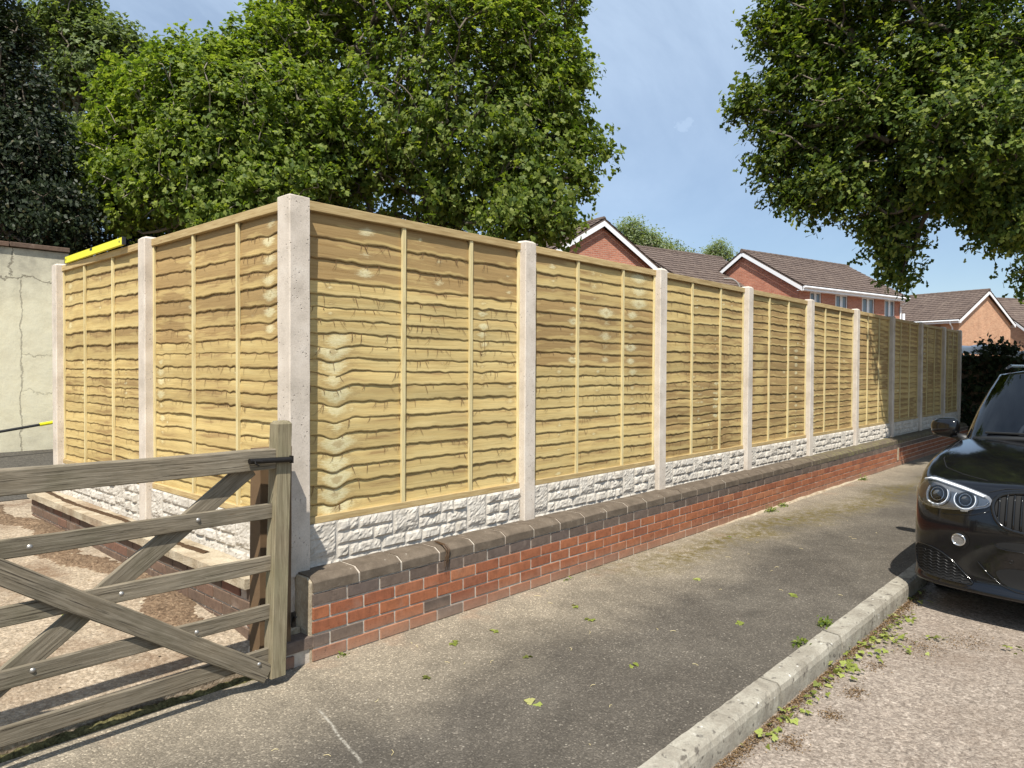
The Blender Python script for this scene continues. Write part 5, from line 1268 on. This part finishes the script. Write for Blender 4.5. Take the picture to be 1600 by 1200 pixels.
for c_ in cut:
    b_ = tmp2.modifiers.new('b', 'BOOLEAN'); b_.object = c_; b_.operation = 'DIFFERENCE'; b_.solver = 'EXACT'
bpy.context.view_layer.update()
dg = bpy.context.evaluated_depsgraph_get()
bme2 = bpy.data.meshes.new_from_object(tmp2.evaluated_get(dg)); bme2.name = 'body'
for o in cut + [tmp, tmp2]: bpy.data.objects.remove(o)
bme2.polygons.foreach_set('use_smooth', np.ones(len(bme2.polygons), dtype=bool))
body = put('body', bme2, car)
def pj(x, z, off=0.0, side=None):
    """point on the nose of the body seen from the front"""
    ax = abs(x); d = Vector((0, 1, 0)); o_ = Vector((x, -1.5, z))
    if ax > .84:                       # wrap gradually round the corner
        t = min(1, (ax-.84)/.12); d = Vector((-math.copysign(t*1.0, x), 1, 0)).normalized(); tgt = Vector((x*(.84+ (ax-.84)*.75)/ax, .14+(ax-.84)*1.5, z)); o_ = tgt - d*1.5
    hit, nrm, _, _ = bvh.ray_cast(o_, d)
    if hit is None: hit = Vector((x, .4, z)); nrm = Vector((0, -1, 0))
    if nrm.dot(d) > 0: nrm = -nrm
    return hit + nrm*off
def resample(poly, n):
    P = np.array(poly + [poly[0]], float); s = np.concatenate([[0], np.cumsum(np.linalg.norm(np.diff(P, axis=0), axis=1))])
    q = np.linspace(0, s[-1], n, endpoint=False); return [(float(np.interp(t, s, P[:, 0])), float(np.interp(t, s, P[:, 1]))) for t in q]
def smoothpoly(poly, it=1):
    for _ in range(it):
        q = []
        for i in range(len(poly)):
            a, b = poly[i], poly[(i+1) % len(poly)]
            q += [(a[0]*.75+b[0]*.25, a[1]*.75+b[1]*.25), (a[0]*.25+b[0]*.75, a[1]*.25+b[1]*.75)]
        poly = q
    return poly
def patch(name, poly, mat, off, parent, sgn=-1, rings=6, n=48, depth=0.0, smooth=True):
    P = resample(smoothpoly(poly), n); cx = sum(p[0] for p in P)/n; cz = sum(p[1] for p in P)/n; V = []
    for r_ in range(rings):
        k = 1-r_/rings
        for (x, z) in P: V.append(pj(sgn*(cx+(x-cx)*k), cz+(z-cz)*k, off - (depth if r_ > 0 else 0)))
    V.append(pj(sgn*cx, cz, off-depth)); F = []
    for r_ in range(rings-1):
        for i in range(n): F.append((r_*n+i, r_*n+(i+1) % n, (r_+1)*n+(i+1) % n, (r_+1)*n+i))
    for i in range(n): F.append(((rings-1)*n+i, (rings-1)*n+(i+1) % n, rings*n))
    f = F[-1]; nn_ = (Vector(V[f[1]])-Vector(V[f[0]])).cross(Vector(V[f[2]])-Vector(V[f[0]]))
    if nn_.y > 0: F = [q[::-1] for q in F]
    return put(name, mesh(name, V, F, mat, smooth), parent)
def loop_tube(m, pts, rad, off, sgn=-1, closed=True, n=6):
    q = [pj(sgn*x, z, off) for x, z in pts]
    if closed: q = q + [q[0]]
    m.tube(q, rad, n, cap=not closed)
HL = [(.965, .845), (.955, .895), (.91, .938), (.80, .940), (.64, .912), (.50, .878), (.445, .852), (.455, .798), (.55, .768), (.70, .745), (.82, .742), (.90, .757), (.95, .795)]
HLk = [(x, z+.004) for x, z in HL]
def circ(cx, cz, rx, rz, n=28, a0=0, a1=2*pi): return [(cx+rx*cos(a0+(a1-a0)*i/n), cz+rz*sin(a0+(a1-a0)*i/n)) for i in range(n+(0 if a1-a0 > 6.2 else 1))]
for sgn in (-1, 1):
    hl = patch('headlight', HLk, M['lampdark'], .003, car, sgn)
    patch('reflector', [(.955, .845), (.945, .885), (.91, .91), (.875, .88), (.868, .82), (.90, .785), (.94, .80)], M['amber'], .0055, hl, sgn, 4, 24)
    m = MB()
    for cx, cz, rr in ((.785, .838, .068), (.605, .825, .060)):
        pts = circ(cx, cz, rr*1.12, rr, 30, radians(150), radians(395)); loop_tube(m, pts, .009, .013, sgn, False)
    m.build('halo_ring', M['lampring'], hl, smooth=True)
    for cx, cz, rr in ((.785, .838, .068), (.605, .825, .060)):
        patch('bowl', circ(cx, cz, rr*.98, rr*.86), M['void'], .006, hl, sgn, 4, 28)
        m = MB(); loop_tube(m, circ(cx, cz, rr*.62, rr*.60), .004, .011, sgn); m.build('lens_rim', M['chrome'], hl, smooth=True)
        c0 = pj(sgn*cx, cz, .004); V = []; F = []; nn = 14; R_ = rr*.46
        for a in range(5):
            ph = (pi/2)*a/5
            for b in range(nn): V.append((c0.x+R_*cos(ph)*cos(2*pi*b/nn), c0.y-R_*.25*sin(ph)-.006, c0.z+R_*cos(ph)*sin(2*pi*b/nn)))
        V.append((c0.x, c0.y-R_*.25-.006, c0.z))
        for a in range(4):
            for b in range(nn): F.append((a*nn+b, a*nn+(b+1) % nn, (a+1)*nn+(b+1) % nn, (a+1)*nn+b))
        for b in range(nn): F.append((4*nn+b, 4*nn+(b+1) % nn, 5*nn))
        put('lens', mesh('lens', V, F, M['lens'], True), hl)
        m = MB(); p_ = pj(sgn*cx, cz-rr*1.12, .010); m.box((p_.x-.022, p_.y-.006, p_.z-.006), (p_.x+.022, p_.y, p_.z+.004)); m.build('led_block', M['chrome'], hl)
    m = MB(); loop_tube(m, [(.93, .915), (.88, .925), (.80, .924), (.72, .911), (.62, .892), (.54, .873), (.49, .860)], .0125, .011, sgn, False, 8); m.build('brow_light', M['lampring'], hl, smooth=True)
    m = MB(); loop_tube(m, [(.945, .81), (.90, .775), (.82, .757), (.70, .760), (.56, .783), (.485, .808), (.465, .83)], .004, .008, sgn, False); m.build('lower_strip', M['chrome'], hl, smooth=True)
    patch('cover', HL, M['lampglass'], .021, hl, sgn, 8, 60)
    # fog lamp
    fg = patch('fog_lamp', circ(.634, .556, .066, .062), M['gloss'], .004, car, sgn, 5, 32)
    m = MB(); loop_tube(m, circ(.634, .558, .040, .038), .005, .011, sgn); m.build('ring', M['chrome'], fg, smooth=True)
    patch('lens', circ(.634, .558, .038, .036), M['chrome'], .008, fg, sgn, 4, 24)
    patch('lens_shade', [(.60, .555), (.61, .58), (.634, .588), (.66, .58), (.668, .558), (.645, .566), (.62, .562)], M['lampdark'], .0095, fg, sgn, 3, 20)
    # lower grille with hexagon mesh
    VT = [(.945, .465), (.94, .33), (.90, .275), (.74, .262), (.60, .262), (.53, .268), (.60, .33), (.67, .40), (.75, .452), (.84, .475)]
    vt = patch('side_intake', VT, M['void'], .003, car, sgn, 6, 50)
    m = MB(); loop_tube(m, resample(smoothpoly(VT), 40), .006, .004, sgn); m.build('intake_frame', M['gloss'], vt, smooth=True)
    m = MB(); import itertools
    Pp = smoothpoly(VT)
    def inside(x, z):
        c = False; j = len(Pp)-1
        for i in range(len(Pp)):
            if (Pp[i][1] > z) != (Pp[j][1] > z) and x < (Pp[j][0]-Pp[i][0])*(z-Pp[i][1])/(Pp[j][1]-Pp[i][1])+Pp[i][0]: c = not c
            j = i
        return c
    hs = .021
    for r_ in range(11):
        zz = .265+r_*hs*1.0; pts = []
        xx = .55; k = 0
        while xx < .95:
            zq = zz + (hs*.38 if (k % 4 in (1, 2)) else 0)
            if inside(xx, zq): pts.append((xx, zq))
            else:
                if len(pts) > 1: loop_tube(m, pts, .0017, .006, sgn, False, 4)
                pts = []
            xx += .013; k += 1
        if len(pts) > 1: loop_tube(m, pts, .0017, .006, sgn, False, 4)
    o = m.build('mesh_grille', M['trim'], vt)
    m = MB(); loop_tube(m, circ(.865, .432, .011, .011, 14), .002, .008, sgn); m.build('parking_sensor', M['trim'], car, smooth=True)
    m = MB(); loop_tube(m, circ(.33, .47, .011, .011, 14), .0015, .004, sgn); m.build('parking_sensor', M['trim'], car, smooth=True)
    # kidney grille
    KD = [(.045, .905), (.20, .915), (.37, .900), (.435, .86), (.445, .79), (.41, .71), (.36, .675), (.20, .655), (.07, .655), (.04, .69)]
    kd = patch('grille', KD, M['void'], .004, car, sgn, 5, 48)
    m = MB(); loop_tube(m, resample(smoothpoly(KD), 44), .014, .006, sgn, True, 8); m.build('grille_frame', M['gloss'], kd, smooth=True)
    for q in range(9):
        x = .075+q*.041; zt_ = .89 if x < .38 else .865; zb_ = .675 if x < .34 else .70
        m = MB(); pts = [(x, zb_+(zt_-zb_)*t/6) for t in range(7)]; loop_tube(m, pts, .0065, .012, sgn, False, 6); m.build('grille_bar', M['gloss'], kd, smooth=True)
    sl2 = patch('upper_slot', [(.06, .60), (.30, .60), (.40, .585), (.425, .562), (.38, .545), (.06, .54)], M['void'], .003, car, sgn, 4, 36)
    m = MB(); loop_tube(m, [(.428, .568), (.40, .548), (.36, .541), (.06, .538)], .0035, .005, sgn, False); m.build('slot_edge', M['gloss'], sl2, smooth=True)
    m = MB(); loop_tube(m, [(.52, .43), (.46, .36), (.38, .30), (.30, .275), (.05, .27)], .0045, .004, sgn, False); m.build('bumper_crease', M['gloss'], car, smooth=True)
    patch('centre_intake', [(.02, .42), (.30, .43), (.42, .40), (.40, .33), (.32, .29), (.02, .285)], M['void'], .003, car, sgn, 4, 36)
    # bonnet shut line
    m = MB(); q = []
    for (s, y) in ((.50, .22), (.66, .32), (.79, .44), (.845, .62), (.868, .9), (.876, 1.2), (.880, 1.5)):
        hit, nrm, _, _ = bvh.ray_cast(Vector((sgn*s, y, 2)), Vector((0, 0, -1))); q.append(hit + Vector((0, 0, .0008)))
    m.tube(q, .0028, 6); m.build('shut_line', M['void'], car)
    m = MB(); loop_tube(m, [(.0, .935), (.20, .938), (.38, .925), (.47, .895)], .0028, .0015, sgn, False, 5); m.build('bonnet_gap', M['void'], car)
    m = MB(); loop_tube(m, [(.46, .775), (.56, .735), (.72, .715), (.86, .722), (.95, .745)], .003, .001, sgn, False, 5); m.build('bumper_crease', M['gloss'], car, smooth=True)
    # mirror
    V = []; F = []; nu, nv_ = 20, 12
    for a in range(nv_+1):
        ph = -pi/2+pi*a/nv_
        for b in range(nu):
            th = 2*pi*b/nu; sx_ = math.copysign(abs(cos(ph)*cos(th))**.62, cos(th)); sy = math.copysign(abs(cos(ph)*sin(th))**.8, sin(th)); sz = math.copysign(abs(sin(ph))**.7, sin(ph))
            x_ = sx_*.118; z_ = sz*.088*(1-.12*(sx_)) ; V.append((sgn*(1.085+x_), 1.84+sy*.075 + .03*(1 if sy > 0 else 0)*0 + x_*.25, 1.205+z_ - .018*sx_*0))
    for a in range(nv_):
        for b in range(nu): F.append((a*nu+b, a*nu+(b+1) % nu, (a+1)*nu+(b+1) % nu, (a+1)*nu+b))
    mr = put('wing_mirror', mesh('wing_mirror', V, F if sgn > 0 else [f[::-1] for f in F], M['paint'], True), car)
    m = MB(); m.tube([(sgn*.88, 1.80, 1.10), (sgn*.96, 1.81, 1.125), (sgn*1.02, 1.83, 1.14)], [.05, .036, .03], 10); m.build('mirror_arm', M['trim'], mr, smooth=True)
    m = MB(); m.tube([(sgn*.975, 1.772, 1.132), (sgn*1.19, 1.80, 1.138)], .006, 6); m.build('indicator_strip', M['gloss'], mr, smooth=True)
# cabin
bot = [(0, 1.36), (.30, 1.375), (.60, 1.42), (.82, 1.51), (.905, 1.68), (.905, 2.0), (.885, 2.6), (.88, 3.3), (.86, 4.0), (.78, 4.42), (.5, 4.58), (0, 4.62)]
top = [(0, 2.12), (.28, 2.13), (.55, 2.145), (.69, 2.19), (.745, 2.30), (.755, 2.5), (.755, 2.9), (.74, 3.4), (.69, 3.95), (.62, 4.14), (.4, 4.22), (0, 4.25)]
def cr(P, n):
    P = np.array(P, float); m_ = np.vstack([[-P[1, 0], P[1, 1]], P, [-P[-2, 0], P[-2, 1]]]); out = []
    k = len(P)-1
    for q in np.linspace(0, k-1e-6, n):
        i = int(q); t = q-i; p0, p1, p2, p3 = m_[i], m_[i+1], m_[i+2], m_[i+3]
        out.append(.5*((2*p1)+(-p0+p2)*t+(2*p0-5*p1+4*p2-p3)*t*t+(-p0+3*p1-3*p2+p3)*t**3))
    out[0][0] = 0; out[-1][0] = 0; return np.array(out)
NS = 111; B_ = cr(bot, NS); T_ = cr(top, NS); NH = 15; NR = 8
cvv = []; par_ = np.linspace(0, 11, NS)
for i in range(NS):
    zb = float(np.interp(B_[i, 1], [1.36, 1.7, 4.6], [1.16, 1.09, 1.10])); zt_ = 1.685
    for h in range(NH):
        t = h/(NH-1); p = B_[i]*(1-t)+T_[i]*t; bul = .022*sin(pi*t); nv2 = np.array([p[0]/.9, (p[1]-3.0)/1.7]); nv2 /= max(1e-6, np.linalg.norm(nv2))
        cvv.append((max(0, p[0]+nv2[0]*bul) if i not in (0, NS-1) else 0, p[1]+nv2[1]*bul, zb*(1-t)+zt_*t + .012*sin(pi*t)))
    for r_ in range(1, NR+1):
        k = r_/NR; p = T_[i]*np.array([1-k, 1]) + np.array([0, (3.1-T_[i, 1])*k*k*.9]); zz = zt_ + .075*(1-(1-k)**2.2)
        cvv.append((p[0] if i not in (0, NS-1) else 0, p[1], zz))
NC_ = NH+NR; shell = []; glass = []; side = []
def gcls(i, h):
    t = h/(NH-1); q = par_[i]
    if .03 <= t < .93:
        if q < 3.35: return 'g' if t > .05 else 's'
        if 4.25 <= q <= 8.6 and not (6.02 < q < 6.2) and t > .10: return 'w'
        if q > 9.4 and t > .2: return 'w'
    return 's'
for i in range(NS-1):
    for h in range(NC_-1):
        f = (i*NC_+h, (i+1)*NC_+h, (i+1)*NC_+h+1, i*NC_+h+1)
        k = gcls(i, h) if h < NH-1 else 's'; (shell if k == 's' else glass if k == 'g' else side).append(f)
for nm, fl, mt in (('cabin', shell, 'paint'), ('windscreen', glass, 'windscreen'), ('side_window', side, 'darkglass')):
    V2, F2 = mirrored(cvv, fl); o = put(nm, mesh(nm, V2, F2, M[mt], True), car)
    bm_ = None
# screen surround, cowl, wipers
m = MB(); m.tube([(x, np.interp(abs(x), [0, .3, .58, .78], [1.335, 1.35, 1.40, 1.50]), np.interp(abs(x), [0, .5, .80], [1.172, 1.163, 1.135])) for x in np.linspace(-.80, .80, 25)], .026, 8); m.build('cowl', M['trim'], car, smooth=True)
for x0, x1 in ((-.72, -.08), (.02, .70)):
    m = MB(); m.tube([(x0, 1.50, 1.20), ((x0+x1)/2, 1.42, 1.208), (x1, 1.395, 1.19)], .009, 6); m.build('wiper', M['trim'], car)
for s in (-1, 1):
    m = MB(); m.tube([(s*.70, 2.32, 1.735), (s*.705, 2.6, 1.765), (s*.70, 3.4, 1.77), (s*.68, 3.95, 1.735)], .014, 8); m.build('roof_rail', M['gloss'], car, smooth=True)
# interior
m = MB(); m.box((-.80, 1.56, .95), (.80, 1.98, 1.12), 0, .04); m.build('dashboard', M['interior'], car)
m = MB(); m.box((-.85, 1.6, .3), (.85, 4.2, .42)); m.build('cabin_floor', M['interior'], car)
m = MB(); pts = [( .38+.19*cos(a)*-1, 2.10-.06*sin(a)*-1, 1.12+.17*sin(a)) for a in np.linspace(0, 2*pi, 25)]
pts = [(-.38+.185*cos(a), 2.10+.06*sin(a), 1.13+.165*sin(a)) for a in np.linspace(0, 2*pi, 25)]; m.tube(pts, .016, 8, cap=False); m.tube([(-.55, 2.1, 1.13), (-.2, 2.1, 1.13)], .02, 6); m.build('steering_wheel', M['seat'], car, smooth=True)
for x in (-.38, .38):
    m = MB(); m.box((x-.24, 2.45, .55), (x+.24, 3.0, .72), 0, .05); m.box((x-.23, 2.88, .65), (x+.23, 3.05, 1.32), 0, .05); m.box((x-.13, 2.93, 1.34), (x+.13, 3.03, 1.52), 0, .03); m.build('seat', M['seat'], car, smooth=False)
# wheels
for yw in (.94, 3.87):
    for s in (-1, 1):
        wh = thing('wheel', None, None, (s*.83, yw, .37)); del_ = wh; wh.parent = car
        prof = [(.11, .25), (.125, .30), (.12, .355), (.10, .372), (.0, .375), (-.10, .372), (-.12, .355), (-.125, .30), (-.11, .25)]
        V = []; F = []; n = 44
        for i in range(n):
            a = 2*pi*i/n
            for (x, r_) in prof: V.append((x, r_*cos(a), r_*sin(a)))
        k = len(prof)
        for i in range(n):
            for j in range(k-1): F.append((i*k+j, i*k+j+1, ((i+1) % n)*k+j+1, ((i+1) % n)*k+j))
        put('tyre', mesh('tyre', V, F, M['tyre'], True), wh)
        m = MB(); m.tube([(s*.02, 0, 0), (s*.06, 0, 0)], .08, 20); m.tube([(-s*.09, 0, 0), (-s*.085, 0, 0)], .25, 30)
        for q in range(10):
            a = 2*pi*q/10; m.tube([(s*.06, .06*cos(a), .06*sin(a)), (s*.085, .25*cos(a+.08), .25*sin(a+.08))], [.022, .014], 6)
        m.build('rim', M['rim'], wh)

# ================================================================== leaf litter and weeds
rgd = np.random.default_rng(314)
def ground_leaves(name, pts, size, mat, kind, label, cat, flat=1.6, z=.0):
    P = np.array(pts, float); me = leaves_mesh(name, P, size, kind, mat, rgd, flat)
    o = put(name, me, None, O, (0, 0, RZ)); o['kind'] = 'stuff'; tagp(o, label, cat); return o
pts = []
for (u, v, n, su, sv) in ((3.3, -2.20, 60, .12, .05), (3.0, -2.21, 90, .16, .06), (2.75, -2.22, 70, .15, .05), (2.45, -2.20, 30, .10, .03), (2.2, -2.21, 70, .10, .05), (1.85, -2.19, 40, .09, .03), (1.55, -2.18, 35, .07, .03), (1.2, -2.18, 35, .07, .03), (3.1, -2.45, 20, .05, .04), (2.75, -2.40, 16, .05, .04), (3.2, -2.85, 14, .05, .04), (3.3, -3.0, 8, .04, .03), (3.9, -2.2, 30, .2, .04)):
    for _ in range(int(n*.40)): pts.append((rgd.normal(u, su*1.15), min(rgd.normal(v, sv), -2.13), -.115+rgd.uniform(0, .03)))
ground_leaves('fallen_leaves', pts, .032, M['leaf_fresh'], 'lobed', 'bright green young leaves gathered in the gutter below the kerb', 'leaves')
pts = []
for _ in range(9000):
    u = rgd.uniform(-.5, 4.2); v = -2.125-abs(rgd.normal(0, .035)); pts.append((u, v, -.119+rgd.uniform(0, .010)))
for (u, v, s_, n) in ((2.9, -2.42, .10, 400), (1.95, -2.33, .05, 260), (1.6, -2.33, .04, 220), (1.2, -2.28, .05, 260), (3.2, -2.62, .10, 300), (2.4, -2.3, .05, 160), (3.3, -3.2, .12, 200)):
    for _ in range(n): pts.append((rgd.normal(u, s_), rgd.normal(v, s_*.7), -.118+rgd.uniform(0, .008)))
ground_leaves('gutter_debris', pts, .012, M['leaf_brown'], 'plain', 'brown crumbs of dry leaf litter along the foot of the kerb', 'debris')
def weed(u, v, z, n, sp, lab, sz=.03):
    pts = [(rgd.normal(u, sp), rgd.normal(v, sp*.5), z+abs(rgd.normal(0, sp*.45))) for _ in range(n)]
    P = np.array(pts); c = np.array([u, v, z]); P -= c
    root = thing('weed', lab, 'weed', W(u, v, z), RZ, 'small weeds growing from the cracks')
    put('leaves', leaves_mesh('leaves', P, sz, 'plain', M['leaf_syc2'], rgd, .2), root)
    m = MB()
    for k in range(5): m.tube([(0, 0, -.005), (rgd.normal(0, sp*.4), rgd.normal(0, sp*.3), sp*.5)], .0012, 4)
    m.build('stem', M['leaf_ivy'], root)
weed(2.55, -1.965, .004, 90, .035, 'small tuft growing behind the kerb top, nearer one')
weed(2.1, -1.98, .004, 40, .03, 'smaller weed tuft behind the kerb, lower in the picture')
weed(.22, -.19, .0, 26, .018, 'tiny weed at the foot of the nearest end of the red wall', .02)
weed(5.9, -.22, .0, 110, .05, 'leafy weed at the foot of the wall by the concrete haunch, nearer clump')
weed(6.3, -.20, .0, 80, .045, 'leafy weed at the foot of the wall, next clump after the first')
weed(9.2, -.22, .0, 80, .05, 'weed at the foot of the wall towards the shaded end')
weed(2.2, -.2, .0, 20, .02, 'tiny weed at the foot of the wall near the second post', .02)
weed(-.25, -.10, .02, 60, .03, 'weed under the gate hard by the bottom of its head stile')
lf = [(1.05, -.55), (.75, -.50), (1.75, -.62), (1.62, -.85), (.9, -.95), (1.2, -1.45), (2.9, -.9), (.35, -.75), (3.0, -1.6), (2.2, -1.55), (4.4, -.45), (5.6, -.55), (.5, -1.35), (-.75, 1.1), (-.95, .75), (-.55, .5)]
l0 = None
for i, (u, v) in enumerate(lf):
    P = np.zeros((1, 3)); me = leaves_mesh('fallen_leaf', np.array([[0, 0, .006], [.02, .01, .006]]), .042, 'lobed', M['leaf_fresh'], rgd, 3.0)
    o = put('fallen_leaf', me, None, W(u, v, 0 if v < -.1 else drive_z(v)+.004), (0, 0, rgd.uniform(0, 6)))
    if v < -.1: tagp(o, 'single fresh green leaf lying on the pavement', 'leaf', 'green leaves scattered on the pavement')
    else: tagp(o, 'fresh green leaf lying on the driveway behind the gate', 'leaf', 'green leaves on the driveway')
# straw-like twig bits on the pavement
m = MB()
for _ in range(46):
    u = rgd.uniform(-.6, 6); v = rgd.uniform(-1.9, -.2); a = rgd.uniform(0, pi); l_ = rgd.uniform(.01, .05)
    m.tube([(u, v, .004), (u+cos(a)*l_*.5, v+sin(a)*l_*.5, .006), (u+cos(a+.4)*l_, v+sin(a+.4)*l_, .004)], .0011, 4)
o = m.build('twig_litter', M['batten'], None, O, (0, 0, RZ)); tagp(o, 'bits of pale straw and twig scattered over the pavement', 'litter', kind='stuff')
# pale stones and chips on the driveway slab
m = MB()
for _ in range(260):
    u = rgd.uniform(-2.6, -.25) if rgd.random() < .5 else rgd.normal(-.33, .10); v = rgd.uniform(-.0, 3.5); s_ = rgd.uniform(.003, .013)
    z = drive_z(v); V = [(u+s_*x*rgd.uniform(.6, 1.2), v+s_*y*rgd.uniform(.6, 1.2), z+s_*.7*zz) for x, y, zz in ((-1, -1, 0), (1, -1, 0), (1, 1, 0), (-1, 1, 0), (-.5, -.5, 1), (.6, -.4, 1), (.4, .6, .9), (-.5, .4, 1))]
    m.add(V, [(4, 5, 6, 7), (0, 1, 5, 4), (1, 2, 6, 5), (2, 3, 7, 6), (3, 0, 4, 7)])
o = m.build('stone_chips', M['ledge'], None, O, (0, 0, RZ)); tagp(o, 'small stone chips scattered on the concrete driveway', 'gravel', kind='stuff')

# dry root hanging over the coping
tw = thing('dry_root', 'dry tangled root hanging over the edge of the brown coping', 'root', W(1.02, -.16, .45), RZ)
m = MB()
for k_ in range(7):
    a_ = rgd.uniform(-.012, .012); m.tube([(a_, .10+rgd.uniform(-.03, .03), .022), (a_+rgd.uniform(-.01, .01), .03, .015), (a_*1.5, -.004, -.012), (a_+rgd.uniform(-.015, .01)-.01, -.010, -.05), (a_+rgd.uniform(-.02, .01)-.02, -.012, -.08-rgd.uniform(0, .05))], [.002, .0035, .004, .003, .0015], 5)
m.build('strands', M['leaf_brown'], tw)
